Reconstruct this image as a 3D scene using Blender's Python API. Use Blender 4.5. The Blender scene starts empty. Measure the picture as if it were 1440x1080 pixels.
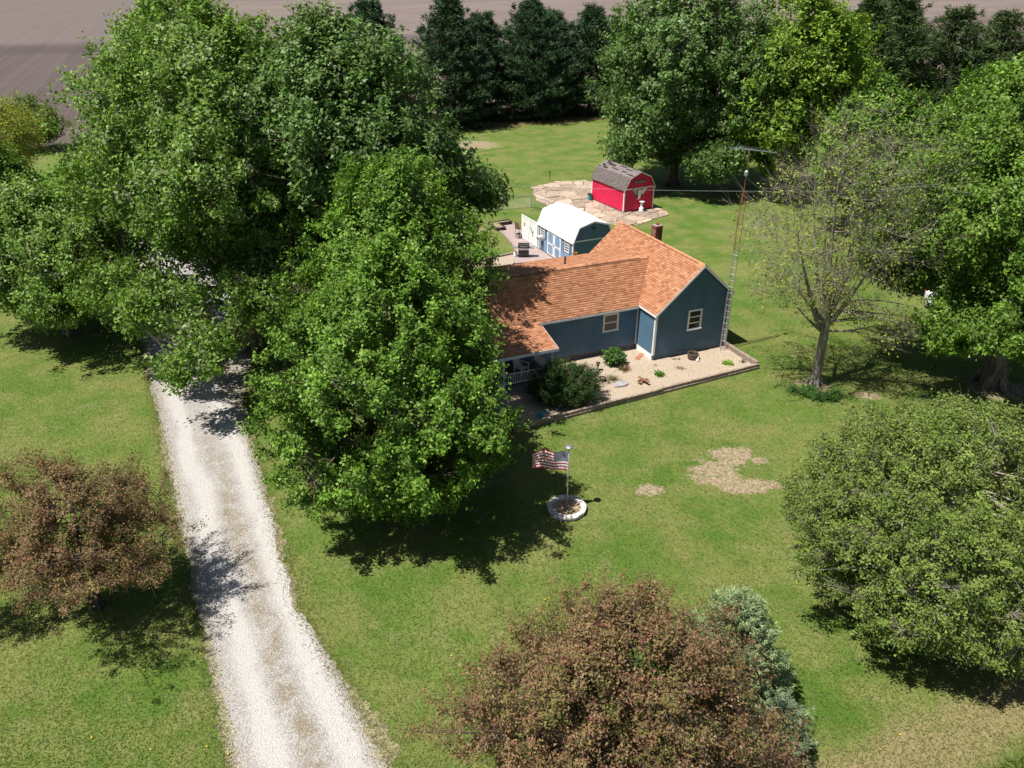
import bpy, math, random
import numpy as np
from mathutils import Vector, Matrix

# ------------------------------------------------------------------ camera, light, exposure
scene = bpy.context.scene
COL = scene.collection
cam_d = bpy.data.cameras.new("camera")
cam = bpy.data.objects.new("camera", cam_d)
COL.objects.link(cam)
cam.location = (0, 0, 20)
cam.rotation_euler = (math.radians(62.0), 0, 0)
cam_d.sensor_width = 36
cam_d.lens = 27.25
cam_d.clip_start = 0.1
cam_d.clip_end = 9000
scene.camera = cam

SUN_EL = math.radians(64)
SHADOW_AZ = math.radians(27)          # direction in which shadows fall, from +x towards +y
to_sun = Vector((-math.cos(SHADOW_AZ) * math.cos(SUN_EL), -math.sin(SHADOW_AZ) * math.cos(SUN_EL), math.sin(SUN_EL)))
world = bpy.data.worlds.new("World")
scene.world = world
world.use_nodes = True
wn = world.node_tree
sky = wn.nodes.new("ShaderNodeTexSky")
sky.sky_type = 'NISHITA'
sky.sun_disc = False
sky.sun_elevation = SUN_EL
sky.sun_rotation = math.atan2(to_sun.x, to_sun.y)
wn.links.new(sky.outputs[0], wn.nodes["Background"].inputs[0])
wn.nodes["Background"].inputs[1].default_value = 0.05
sun_d = bpy.data.lights.new("sun", 'SUN')
sun_d.energy = 5.0
sun_d.angle = math.radians(0.5)
sun_d.color = (1.0, 0.96, 0.89)
sun = bpy.data.objects.new("sun", sun_d)
COL.objects.link(sun)
sun.location = (-30, -10, 60)
sun.rotation_euler = to_sun.to_track_quat('Z', 'Y').to_euler()
vs = scene.view_settings
vs.view_transform = 'Standard'
vs.look = 'None'
vs.gamma = 1
vs.use_curve_mapping = False
vs.exposure = 0.68

# ------------------------------------------------------------------ frames
HA = math.radians(23)
HC = np.array([8.17, 40.51])
HU = np.array([math.cos(HA), math.sin(HA)])
HV = np.array([-HU[1], HU[0]])


def hw(u, v, z=0.0):
    p = HC + HU * u + HV * v
    return (float(p[0]), float(p[1]), z)


# ------------------------------------------------------------------ material helpers
def lin(c):
    return (c[0], c[1], c[2], 1.0)


class NT:
    def __init__(s, name):
        s.m = bpy.data.materials.new(name)
        s.m.use_nodes = True
        s.t = s.m.node_tree
        s.b = s.t.nodes["Principled BSDF"]
        s.out = s.t.nodes["Material Output"]
        s.pos = s.t.nodes.new("ShaderNodeNewGeometry").outputs["Position"]

    def put(s, sock, v):
        if isinstance(v, bpy.types.NodeSocket):
            s.t.links.new(v, sock)
        else:
            sock.default_value = v

    def node(s, typ, ins=None, **props):
        n = s.t.nodes.new(typ)
        for k, v in props.items():
            setattr(n, k, v)
        for k, v in (ins or {}).items():
            s.put(n.inputs[k], v)
        return n

    def math(s, op, a, b=0.0, c=None, clamp=False):
        n = s.node("ShaderNodeMath", operation=op, use_clamp=clamp)
        s.put(n.inputs[0], a)
        s.put(n.inputs[1], b)
        if c is not None:
            s.put(n.inputs[2], c)
        return n.outputs[0]

    def noise(s, scale, detail=3.0, vec=None, rough=0.55, dist=0.0):
        n = s.node("ShaderNodeTexNoise", {"Scale": scale, "Detail": detail, "Roughness": rough, "Distortion": dist})
        s.put(n.inputs["Vector"], vec if vec is not None else s.pos)
        return n.outputs[0]

    def ramp(s, fac, a, b, smooth=True):
        n = s.node("ShaderNodeMapRange", {"Value": fac, "From Min": a, "From Max": b})
        n.interpolation_type = 'SMOOTHSTEP' if smooth else 'LINEAR'
        return n.outputs[0]

    def mix(s, fac, a, b, mode='MIX'):
        n = s.t.nodes.new("ShaderNodeMix")
        n.data_type = 'RGBA'
        n.blend_type = mode
        s.put(n.inputs[0], fac)
        s.put(n.inputs[6], lin(a) if isinstance(a, tuple) and len(a) == 3 else a)
        s.put(n.inputs[7], lin(b) if isinstance(b, tuple) and len(b) == 3 else b)
        return n.outputs[2]

    def mapping(s, loc=(0, 0, 0), rot=0.0, scale=(1, 1, 1), vec=None):
        n = s.node("ShaderNodeMapping", vector_type='TEXTURE')
        s.put(n.inputs["Vector"], vec if vec is not None else s.pos)
        n.inputs["Location"].default_value = loc
        n.inputs["Rotation"].default_value = (0, 0, rot)
        n.inputs["Scale"].default_value = scale
        return n.outputs[0]

    def xyz(s, vec):
        n = s.node("ShaderNodeSeparateXYZ")
        s.put(n.inputs[0], vec)
        return n.outputs

    def bump(s, h, strength=0.3, dist=0.05):
        n = s.node("ShaderNodeBump", {"Strength": strength, "Distance": dist, "Height": h})
        s.t.links.new(n.outputs[0], s.b.inputs["Normal"])

    def finish(s, color, rough=0.8, spec=0.3, metal=0.0):
        s.put(s.b.inputs["Base Color"], lin(color) if isinstance(color, tuple) and len(color) == 3 else color)
        s.put(s.b.inputs["Roughness"], rough)
        s.put(s.b.inputs["Specular IOR Level"], spec)
        s.put(s.b.inputs["Metallic"], metal)
        return s.m


def simple(name, c, rough=0.7, var=0.18, scale=3.0, bump=0.0, bscale=30.0, spec=0.3, metal=0.0, grime=None):
    n = NT(name)
    f = n.ramp(n.noise(scale, 5), 0.3, 0.7)
    a = tuple(x * (1 - var) for x in c)
    b = tuple(min(1, x * (1 + var)) for x in c)
    col = n.mix(f, a, b)
    if grime:
        g = n.ramp(n.noise(scale * 2.7, 6, rough=0.7), 0.52, 0.75)
        col = n.mix(n.math('MULTIPLY', g, 0.6), col, grime)
    if bump:
        n.bump(n.noise(bscale, 4), bump, 0.02)
    return n.finish(col, rough, spec, metal)


def attr_mat(name, rough=0.8, spec=0.2, var=0.12, scale=40.0, bump=0.2):
    """colour comes from the per-piece colour attribute, with fine grain on top"""
    n = NT(name)
    a = n.node("ShaderNodeAttribute", attribute_name="col").outputs[0]
    g = n.noise(scale, 4)
    v = n.node("ShaderNodeMapRange", {"Value": g, "From Min": 0.25, "From Max": 0.75, "To Min": 1 - var, "To Max": 1 + var}).outputs[0]
    c = n.node("ShaderNodeCombineXYZ", {0: v, 1: v, 2: v}).outputs[0]
    col = n.mix(1.0, a, c, 'MULTIPLY')
    if bump:
        n.bump(g, bump, 0.01)
    return n.finish(col, rough, spec)


def leaf_mat(name, trans=0.3, rough=0.45, spec=0.35):
    n = NT(name)
    a = n.node("ShaderNodeAttribute", attribute_name="col").outputs[0]
    n.finish(a, rough, spec)
    tr = n.node("ShaderNodeBsdfTranslucent")
    tc = n.mix(1.0, a, (1.25, 1.35, 0.55), 'MULTIPLY')
    n.t.links.new(tc, tr.inputs[0])
    mx = n.node("ShaderNodeMixShader", {0: trans})
    n.t.links.new(n.b.outputs[0], mx.inputs[1])
    n.t.links.new(tr.outputs[0], mx.inputs[2])
    n.t.links.new(mx.outputs[0], n.out.inputs[0])
    return n.m


# ------------------------------------------------------------------ mesh helpers
def link(o, parent=None):
    COL.objects.link(o)
    if parent is not None:
        o.parent = parent
    return o


def tag(o, label=None, cat=None, group=None, kind=None):
    if label:
        o["label"] = label
    if cat:
        o["category"] = cat
    if group:
        o["group"] = group
    if kind:
        o["kind"] = kind
    return o


def thing(name, label, cat, loc=(0, 0, 0), rz=0.0, group=None):
    o = bpy.data.objects.new(name, None)
    o.empty_display_size = 0.3
    o.location = loc
    o.rotation_euler = (0, 0, rz)
    link(o)
    return tag(o, label, cat, group)


class MB:
    def __init__(s):
        s.v, s.f, s.mi, s.col = [], [], [], None

    def poly(s, pts, mi=0):
        b = len(s.v)
        s.v += [tuple(p) for p in pts]
        s.f.append(tuple(range(b, b + len(pts))))
        s.mi.append(mi)
        return s

    def box(s, x0, x1, y0, y1, z0, z1, mi=0, M=None):
        c = [(x0, y0, z0), (x1, y0, z0), (x1, y1, z0), (x0, y1, z0), (x0, y0, z1), (x1, y0, z1), (x1, y1, z1), (x0, y1, z1)]
        if M is not None:
            c = [tuple(M @ Vector(p)) for p in c]
        b = len(s.v)
        s.v += c
        for q in ((0, 3, 2, 1), (4, 5, 6, 7), (0, 1, 5, 4), (1, 2, 6, 5), (2, 3, 7, 6), (3, 0, 4, 7)):
            s.f.append(tuple(b + i for i in q))
            s.mi.append(mi)
        return s

    def cbox(s, x0, x1, y0, y1, z0, z1, c=0.02, mi=0, M=None):
        """box with chamfered top edges"""
        c4 = [(x0, y0), (x1, y0), (x1, y1), (x0, y1)]
        i4 = [(x0 + c, y0 + c), (x1 - c, y0 + c), (x1 - c, y1 - c), (x0 + c, y1 - c)]
        vs_ = [(x, y, z0) for x, y in c4] + [(x, y, z1 - c) for x, y in c4] + [(x, y, z1) for x, y in i4]
        if M is not None:
            vs_ = [tuple(M @ Vector(p)) for p in vs_]
        b = len(s.v)
        s.v += vs_
        fs = [(0, 3, 2, 1), (8, 9, 10, 11)]
        for k in range(4):
            n = (k + 1) % 4
            fs += [(k, n, 4 + n, 4 + k), (4 + k, 4 + n, 8 + n, 8 + k)]
        for q in fs:
            s.f.append(tuple(b + i for i in q))
            s.mi.append(mi)
        return s

    def bar(s, p0, p1, w, h=None, mi=0):
        """square bar between two points"""
        p0, p1 = Vector(p0), Vector(p1)
        d = p1 - p0
        L = d.length
        M = Matrix.Translation(p0) @ d.to_track_quat('Z', 'Y').to_matrix().to_4x4()
        h = h or w
        return s.box(-w / 2, w / 2, -h / 2, h / 2, 0, L, mi, M)

    def tube(s, pts, rad, k=8, mi=0, cap=True):
        pts = [Vector(p) for p in pts]
        if not hasattr(rad, '__len__'):
            rad = [rad] * len(pts)
        b = len(s.v)
        n = len(pts)
        for i, p in enumerate(pts):
            d = (pts[min(i + 1, n - 1)] - pts[max(i - 1, 0)])
            q = d.to_track_quat('Z', 'Y')
            for j in range(k):
                a = 2 * math.pi * j / k
                s.v.append(tuple(p + q @ Vector((rad[i] * math.cos(a), rad[i] * math.sin(a), 0))))
        for i in range(n - 1):
            for j in range(k):
                a, c = b + i * k + j, b + i * k + (j + 1) % k
                s.f.append((a, c, c + k, a + k))
                s.mi.append(mi)
        if cap:
            s.f.append(tuple(b + j for j in reversed(range(k))))
            s.f.append(tuple(b + (n - 1) * k + j for j in range(k)))
            s.mi += [mi, mi]
        return s

    def lathe(s, prof, k=16, c=(0, 0, 0), mi=0):
        b = len(s.v)
        for r, z in prof:
            for j in range(k):
                a = 2 * math.pi * j / k
                s.v.append((c[0] + r * math.cos(a), c[1] + r * math.sin(a), c[2] + z))
        for i in range(len(prof) - 1):
            for j in range(k):
                a, d = b + i * k + j, b + i * k + (j + 1) % k
                s.f.append((a, d, d + k, a + k))
                s.mi.append(mi)
        s.f.append(tuple(b + j for j in reversed(range(k))))
        s.f.append(tuple(b + (len(prof) - 1) * k + j for j in range(k)))
        s.mi += [mi, mi]
        return s

    def prism(s, poly2, h0, h1, M, mi=0):
        """extrude polygon (x,y) from h0 to h1 along local z, transformed by M"""
        n = len(poly2)
        b = len(s.v)
        s.v += [tuple(M @ Vector((x, y, h0))) for x, y in poly2] + [tuple(M @ Vector((x, y, h1))) for x, y in poly2]
        s.f.append(tuple(b + i for i in reversed(range(n))))
        s.f.append(tuple(b + n + i for i in range(n)))
        s.mi += [mi, mi]
        for i in range(n):
            j = (i + 1) % n
            s.f.append((b + i, b + j, b + n + j, b + n + i))
            s.mi.append(mi)
        return s

    def build(s, name, mats, parent=None, smooth=False, colors=None):
        me = bpy.data.meshes.new(name)
        me.from_pydata(s.v, [], s.f)
        if not isinstance(mats, (list, tuple)):
            mats = [mats]
        for m in mats:
            me.materials.append(m)
        if len(mats) > 1:
            me.polygons.foreach_set("material_index", s.mi)
        if smooth:
            me.polygons.foreach_set("use_smooth", [True] * len(me.polygons))
        if colors is not None:
            a = me.color_attributes.new("col", 'FLOAT_COLOR', 'POINT')
            a.data.foreach_set("color", np.asarray(colors, dtype=np.float32).ravel())
        me.update()
        return link(bpy.data.objects.new(name, me), parent)


def np_mesh(name, verts, quads, mat, parent=None, colors=None, smooth=False):
    me = bpy.data.meshes.new(name)
    k = quads.shape[1]
    me.vertices.add(len(verts))
    me.vertices.foreach_set("co", verts.astype(np.float32).ravel())
    me.loops.add(quads.size)
    me.loops.foreach_set("vertex_index", quads.astype(np.int32).ravel())
    me.polygons.add(len(quads))
    me.polygons.foreach_set("loop_start", np.arange(0, quads.size, k, dtype=np.int32))
    if smooth:
        me.polygons.foreach_set("use_smooth", np.ones(len(quads), dtype=bool))
    if colors is not None:
        a = me.color_attributes.new("col", 'FLOAT_COLOR', 'POINT')
        a.data.foreach_set("color", colors.astype(np.float32).ravel())
    me.materials.append(mat)
    me.update(calc_edges=True)
    return link(bpy.data.objects.new(name, me), parent)


# ------------------------------------------------------------------ materials
def lawn_material():
    n = NT("lawn_grass")
    hp = n.mapping((HC[0], HC[1], 0), HA)
    u, v, _ = n.xyz(hp)
    big = n.ramp(n.noise(0.10, 4), 0.36, 0.66)
    mid = n.ramp(n.noise(0.33, 5, rough=0.65), 0.38, 0.62)
    mot = n.ramp(n.noise(2.2, 6, rough=0.7), 0.3, 0.72)
    fine = n.noise(19.0, 5, rough=0.75)
    stretch = n.noise(9.0, 5, vec=n.mapping(rot=0.5, scale=(1.0, 2.6, 1.0)), rough=0.75)
    col = n.mix(big, (0.070, 0.140, 0.018), (0.110, 0.168, 0.032))
    col = n.mix(n.math('MULTIPLY', mid, 0.9), col, (0.190, 0.192, 0.062))
    col = n.mix(n.math('MULTIPLY', mot, 0.4), col, (0.078, 0.135, 0.020))
    dry = n.ramp(n.noise(0.8, 6, vec=n.mapping(loc=(37, 11, 0)), rough=0.7), 0.50, 0.72)
    col = n.mix(n.math('MULTIPLY', dry, 0.5), col, (0.23, 0.21, 0.10))
    # mowing passes, laid along the drive
    mu = n.math('ADD', u, n.math('MULTIPLY', n.noise(0.25, 3), 1.6))
    mow = n.ramp(n.math('SINE', n.math('MULTIPLY', mu, 2 * math.pi / 2.3)), -0.5, 0.5)
    col = n.mix(n.math('MULTIPLY', mow, 0.16), col, (0.145, 0.190, 0.040))
    # verge beyond the mown lawn
    wob = n.math('MULTIPLY', n.math('SUBTRACT', n.noise(0.9, 4), 0.5), 1.6)
    vv = n.math('ADD', v, wob)
    tan = n.math('MULTIPLY', n.ramp(vv, -23.6, -24.7), n.ramp(vv, -26.6, -25.6))
    col = n.mix(n.math('MULTIPLY', tan, 0.9), col, (0.25, 0.20, 0.10))
    # bare earth patches worn into the lawn
    patches = [(9.2, 29.0, 1.15, 1.15), (10.3, 30.5, 1.15, 0.85), (10.3, 28.05, 1.5, 0.55), (11.6, 28.1, 0.5, 0.3), (11.4, 30.1, 0.45, 0.35), (5.97, 27.7, 0.62, 0.5),
               (16.6, 37.4, 0.9, 0.8), (26.3, 37.0, 1.6, 1.2), (-2.6, 66.4, 0.9, 0.5), (-5.4, 104.0, 3.6, 3.0), (19.0, 36.3, 0.6, 0.5)]
    pn = n.math('MULTIPLY', n.math('SUBTRACT', n.noise(1.3, 6, rough=0.75), 0.5), 2.8)
    pm = None
    for (x, y, a, b) in patches:
        q = n.mapping((x, y, 0), 0.15, (a, b, 1))
        qx, qy, _ = n.xyz(q)
        d = n.math('SQRT', n.math('ADD', n.math('MULTIPLY', qx, qx), n.math('MULTIPLY', qy, qy)))
        w = n.ramp(n.math('ADD', d, pn), 1.12, 0.78)
        pm = w if pm is None else n.math('MAXIMUM', pm, w)
    dirt = n.mix(n.ramp(n.noise(7, 5), 0.3, 0.7), (0.24, 0.175, 0.115), (0.40, 0.31, 0.22))
    col = n.mix(n.math('MULTIPLY', pm, n.ramp(n.noise(4.5, 6, rough=0.75), 0.36, 0.52)), col, dirt)
    # needle litter below the pine row
    lit = n.math('MULTIPLY', n.ramp(n.math('ADD', v, n.math('MULTIPLY', wob, 2.5)), 73.2, 75.2), n.ramp(v, 86, 82))
    lit = n.math('MULTIPLY', lit, n.math('MULTIPLY', n.ramp(u, 8, 12), n.ramp(u, 140, 130)))
    col = n.mix(n.math('MULTIPLY', lit, 0.6), col, (0.17, 0.095, 0.05))
    # blade grain
    g = n.ramp(n.math('ADD', n.math('MULTIPLY', fine, 0.5), n.math('MULTIPLY', stretch, 0.5)), 0.32, 0.70)
    gv = n.node("ShaderNodeMapRange", {"Value": g, "To Min": 0.56, "To Max": 1.20}).outputs[0]
    gc = n.node("ShaderNodeCombineXYZ", {0: gv, 1: gv, 2: gv}).outputs[0]
    col = n.mix(1.0, col, gc, 'MULTIPLY')
    n.bump(n.math('ADD', fine, stretch), 0.45, 0.05)
    return n.finish(col, 0.9, 0.12)


def field_material():
    n = NT("tilled_soil")
    hp = n.mapping((HC[0], HC[1], 0), HA)
    u, v, _ = n.xyz(hp)
    rows = n.math('SINE', n.math('MULTIPLY', n.math('ADD', u, n.math('MULTIPLY', n.noise(0.5, 2), 0.5)), 2 * math.pi / 0.76))
    wide = n.noise(0.6, 4, vec=n.mapping(rot=HA, scale=(1.0, 500.0, 1.0)), rough=0.7)
    blot = n.ramp(n.noise(0.012, 5, rough=0.6), 0.35, 0.65)
    blot2 = n.ramp(n.noise(0.07, 5, rough=0.65), 0.35, 0.7)
    col = n.mix(blot, (0.112, 0.084, 0.078), (0.180, 0.140, 0.122))
    col = n.mix(n.math('MULTIPLY', blot2, 0.4), col, (0.145, 0.110, 0.099))
    col = n.mix(n.math('MULTIPLY', n.ramp(n.math('ADD', u, n.math('MULTIPLY', n.noise(0.015, 4), 60.0)), 45.0, -5.0), 0.8), col, (0.082, 0.064, 0.062))
    r = n.ramp(n.math('ADD', n.math('MULTIPLY', rows, 0.05), wide), 0.34, 0.66)
    rv = n.node("ShaderNodeMapRange", {"Value": r, "To Min": 0.86, "To Max": 1.12}).outputs[0]
    col = n.mix(1.0, col, n.node("ShaderNodeCombineXYZ", {0: rv, 1: rv, 2: rv}).outputs[0], 'MULTIPLY')
    # a strip of a different working direction far out
    hv = n.math('ADD', v, n.math('MULTIPLY', n.noise(0.02, 3), 30.0))
    band = n.math('MULTIPLY', n.ramp(hv, 236, 252), n.ramp(hv, 285, 262))
    col = n.mix(n.math('MULTIPLY', band, 0.55), col, (0.072, 0.056, 0.055))
    far = n.ramp(hv, 268, 300)
    col = n.mix(n.math('MULTIPLY', far, 0.45), col, (0.19, 0.158, 0.142))
    clod = n.noise(3.0, 6, rough=0.75)
    cv = n.node("ShaderNodeMapRange", {"Value": clod, "From Min": 0.3, "From Max": 0.7, "To Min": 0.82, "To Max": 1.15}).outputs[0]
    col = n.mix(1.0, col, n.node("ShaderNodeCombineXYZ", {0: cv, 1: cv, 2: cv}).outputs[0], 'MULTIPLY')
    n.bump(n.math('ADD', clod, n.math('MULTIPLY', rows, 0.12)), 0.7, 0.10)
    return n.finish(col, 0.95, 0.1)


def gravel_material(name, light, dark, scale, rut=False, soil=(0.17, 0.135, 0.08)):
    n = NT(name)
    vo = n.node("ShaderNodeTexVoronoi", {"Scale": scale, "Randomness": 1.0})
    n.t.links.new(n.pos, vo.inputs["Vector"])
    r = n.xyz(vo.outputs["Color"])[0]
    col = n.mix(r, dark, light)
    gap = n.ramp(vo.outputs["Distance"], 0.42, 0.62)
    col = n.mix(n.math('MULTIPLY', gap, 0.6), col, tuple(x * 0.5 for x in dark))
    big = n.ramp(n.noise(0.6, 5, rough=0.7), 0.38, 0.7)
    col = n.mix(n.math('MULTIPLY', big, 0.28), col, tuple(x * 0.8 for x in dark))
    if rut:
        hp = n.mapping((HC[0], HC[1], 0), HA)
        u, v, _ = n.xyz(hp)
        w = n.math('MULTIPLY', n.math('SUBTRACT', n.noise(0.35, 4), 0.5), 1.2)
        c = n.math('ABSOLUTE', n.math('ADD', n.math('ADD', u, n.math('ADD', 24.35, n.math('MULTIPLY', v, 0.075))), w))
        patch = n.ramp(n.noise(1.1, 6, rough=0.75), 0.36, 0.6)
        mid = n.math('MULTIPLY', n.ramp(c, 0.55, 0.10), patch)
        mid = n.math('MULTIPLY', mid, n.ramp(v, 6.0, -5.0))
        trk = n.ramp(n.math('ABSOLUTE', n.math('SUBTRACT', c, 0.95)), 0.55, 0.15)
        col = n.mix(n.math('MULTIPLY', trk, 0.5), col, (0.50, 0.48, 0.46))
        col = n.mix(n.math('MULTIPLY', mid, 0.8), col, soil)
        edge = n.ramp(n.math('ADD', n.math('ABSOLUTE', n.math('ADD', u, n.math('ADD', 24.45, n.math('MULTIPLY', v, 0.075)))), n.math('MULTIPLY', w, 0.6)), 1.35, 1.95)
        edge = n.math('MULTIPLY', edge, n.ramp(n.noise(3.0, 6, rough=0.75), 0.3, 0.6))
        edge = n.math('MULTIPLY', edge, n.ramp(v, 16.0, 12.0))
        col = n.mix(n.math('MULTIPLY', edge, 0.75), col, (0.23, 0.19, 0.12))
    n.bump(n.math('SUBTRACT', 1.0, vo.outputs["Distance"]), 0.8, 0.03)
    return n.finish(col, 0.9, 0.2)


def bark_material(name, c1, c2, sc=6.0):
    n = NT(name)
    st = n.noise(sc, 6, vec=n.mapping(scale=(1, 1, 5)), rough=0.7)
    col = n.mix(n.ramp(st, 0.35, 0.65), c1, c2)
    n.bump(st, 0.9, 0.04)
    return n.finish(col, 0.95, 0.1)


def siding_material(name, c):
    n = NT(name)
    w = n.noise(1.3, 4)
    s_ = n.noise(14, 5, vec=n.mapping(scale=(6, 6, 1)))
    col = n.mix(n.ramp(w, 0.3, 0.7), tuple(x * 0.88 for x in c), tuple(x * 1.1 for x in c))
    col = n.mix(n.math('MULTIPLY', n.ramp(s_, 0.5, 0.8), 0.2), col, tuple(x * 0.6 for x in c))
    return n.finish(col, 0.38, 0.5)


def brick_material(name, c1, c2, mortar, sc):
    n = NT(name)
    b = n.node("ShaderNodeTexBrick", {"Color1": lin(c1), "Color2": lin(c2), "Mortar": lin(mortar), "Scale": sc, "Mortar Size": 0.012,
                                      "Brick Width": 0.22, "Row Height": 0.075})
    n.t.links.new(n.mapping((HC[0], HC[1], 0), HA, (1, 1, 1)), b.inputs["Vector"])
    return n.finish(b.outputs[0], 0.9, 0.2)


M = {}
M['lawn'] = lawn_material()
M['field'] = field_material()
M['drive'] = gravel_material("drive_gravel", (0.425, 0.40, 0.375), (0.315, 0.295, 0.274), 21.0, rut=True)
M['pea'] = gravel_material("pea_gravel", (0.52, 0.43, 0.33), (0.38, 0.30, 0.22), 22.0)
M['stone_chip'] = attr_mat("loose_stone", 0.9, 0.2)
M['bark'] = bark_material("bark_grey", (0.085, 0.066, 0.05), (0.22, 0.18, 0.145))
M['bark_dark'] = bark_material("bark_dark", (0.05, 0.038, 0.03), (0.13, 0.10, 0.08))
M['bark_pale'] = bark_material("bark_pale", (0.17, 0.145, 0.12), (0.38, 0.34, 0.29))
M['bark_twig'] = bark_material('bark_twig', (0.13, 0.11, 0.09), (0.32, 0.285, 0.245))
M['leaf'] = leaf_mat("broad_leaf", 0.24, 0.5, 0.22)
M['leaf_matte'] = leaf_mat("small_leaf", 0.2, 0.65, 0.15)
M['needle'] = leaf_mat("needle_leaf", 0.10, 0.6, 0.2)
M['grass'] = leaf_mat("grass_blade", 0.45, 0.7, 0.1)
M['shingle'] = attr_mat("asphalt_shingle", 0.95, 0.1, 0.16, 60.0, 0.3)
M['blue'] = siding_material("blue_siding", (0.078, 0.145, 0.215))
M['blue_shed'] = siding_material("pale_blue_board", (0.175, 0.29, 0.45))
M['gable_shade_shutter'] = siding_material("shutter_blue_gable_shade", (0.070, 0.145, 0.27))  # shutter blue; the shed's gable ends take it too, shade put into the colour
M['white'] = simple("white_paint", (0.74, 0.74, 0.735), 0.5, 0.05, 2.0, grime=(0.45, 0.43, 0.40))
M['white_roof'] = simple("white_metal_roof", (0.84, 0.845, 0.85), 0.4, 0.03, 1.0, grime=(0.7, 0.7, 0.68))
M['concrete'] = simple("concrete", (0.30, 0.285, 0.275), 0.9, 0.15, 2.5, 0.4, 25, 0.2, grime=(0.25, 0.23, 0.2))
M['slab'] = attr_mat("old_concrete", 0.95, 0.15, 0.38, 2.6, 0.5)
M['soil'] = simple("dark_soil", (0.12, 0.08, 0.05), 0.95, 0.35, 4.0, 0.8, 20)
M['soil_dry'] = simple("dry_soil", (0.27, 0.20, 0.125), 0.95, 0.3, 4.0, 0.8, 20, grime=(0.13, 0.15, 0.05))
M['timber'] = simple("weathered_timber", (0.27, 0.205, 0.165), 0.9, 0.3, 5.0, 0.5, 40, grime=(0.13, 0.095, 0.075))
M['timber_dark'] = simple("dark_timber", (0.055, 0.04, 0.033), 0.9, 0.3, 5.0, 0.5, 40)
M['red'] = simple("red_barn_paint", (0.60, 0.016, 0.075), 0.55, 0.10, 1.5, 0.1, 20, 0.3)
M['glass'] = simple("dark_glass", (0.012, 0.014, 0.016), 0.06, 0.1, 1.0, spec=0.6)
M['brick'] = brick_material("chimney_brick", (0.23, 0.085, 0.055), (0.17, 0.065, 0.045), (0.33, 0.30, 0.27), 1.0)
M['paver'] = brick_material("patio_paver", (0.41, 0.31, 0.28), (0.33, 0.255, 0.24), (0.24, 0.20, 0.19), 1.0)
M['metal'] = simple("galvanised_metal", (0.42, 0.43, 0.43), 0.45, 0.2, 3.0, metal=0.7)
M['rust'] = simple("rusty_metal", (0.23, 0.095, 0.05), 0.8, 0.4, 8.0, metal=0.2, grime=(0.3, 0.27, 0.24))
M['alu'] = simple("aluminium", (0.62, 0.63, 0.64), 0.35, 0.08, 3.0, metal=0.8)
M['black'] = simple("black_metal", (0.018, 0.018, 0.019), 0.35, 0.3, 3.0, spec=0.5)
M['wicker'] = simple("brown_wicker", (0.17, 0.125, 0.10), 0.8, 0.3, 20.0, 0.5, 80)
M['brown'] = simple("brown_fabric", (0.16, 0.105, 0.075), 0.9, 0.2, 5.0)
M['tan'] = simple("tan_fabric", (0.40, 0.29, 0.18), 0.9, 0.15, 5.0)
M['cooler'] = simple("blue_plastic", (0.03, 0.11, 0.30), 0.4, 0.1, 3.0, spec=0.5)
M['teal'] = simple("teal_plastic", (0.02, 0.30, 0.33), 0.35, 0.1, 3.0, spec=0.5)
M['terracotta'] = simple("terracotta", (0.36, 0.13, 0.07), 0.85, 0.2, 5.0)
M['stonew'] = attr_mat("pale_wall_block", 0.9, 0.2, 0.2, 14.0, 0.5)
M['rock'] = simple("grey_rock", (0.30, 0.295, 0.30), 0.9, 0.2, 5.0, 0.6, 12)
M['barrel'] = simple("old_barrel_wood", (0.17, 0.105, 0.075), 0.85, 0.3, 9.0, 0.4, 30)
M['flag_red'] = simple("flag_red", (0.42, 0.02, 0.045), 0.8, 0.06, 3.0)
M['flag_white'] = simple("flag_white", (0.80, 0.79, 0.78), 0.8, 0.04, 3.0)
M['flag_blue'] = simple("flag_blue", (0.02, 0.035, 0.10), 0.8, 0.08, 3.0)
M['car_white'] = simple("car_paint", (0.74, 0.76, 0.79), 0.25, 0.03, 1.0, spec=0.6)
M['tyre'] = simple("tyre_rubber", (0.02, 0.02, 0.02), 0.9, 0.2, 5.0)
M['lamp_red'] = simple("red_lens", (0.55, 0.01, 0.015), 0.2, 0.05, 3.0, spec=0.6)
M['mesh'] = simple("fence_wire", (0.34, 0.36, 0.36), 0.5, 0.1, 3.0, metal=0.6)
M['wood_pole'] = bark_material("pole_wood", (0.12, 0.095, 0.07), (0.24, 0.20, 0.16), 4.0)
M['needle_bed'] = simple("deck_board", (0.15, 0.13, 0.12), 0.8, 0.2, 5.0)

# ------------------------------------------------------------------ ground, field, drive
rng = np.random.default_rng(7)
random.seed(7)


def sheet(name, pts, z, mat, jitter=0.0, step=0.5):
    """flat polygon; edges optionally broken up so they are ragged"""
    out = []
    n = len(pts)
    for i in range(n):
        a, b = np.array(pts[i]), np.array(pts[(i + 1) % n])
        d = b - a
        L = np.linalg.norm(d)
        if jitter == 0 or L < step * 2:
            out.append(a)
            continue
        k = int(L / step)
        nn = np.array([-d[1], d[0]]) / L
        lowf = np.interp(np.arange(k), np.linspace(0, k, max(3, k // 6)), rng.normal(0, jitter, max(3, k // 6)))
        for j in range(k):
            out.append(a + d * j / k + nn * (lowf[j] + rng.normal(0, jitter * 0.45)) * (1 if j else 0))
    mb = MB()
    mb.poly([(p[0], p[1], z) for p in out])
    return tag(mb.build(name, mat), kind="structure")


sheet("lawn", [(-6000, -200), (6000, -200), (6000, 8000), (-6000, 8000)], 0.0, M['lawn'])
sheet("field", [hw(-4000, 85)[:2], hw(4000, 85)[:2], hw(4000, 7000)[:2], hw(-4000, 7000)[:2]], 0.006, M['field'], 0)

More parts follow.
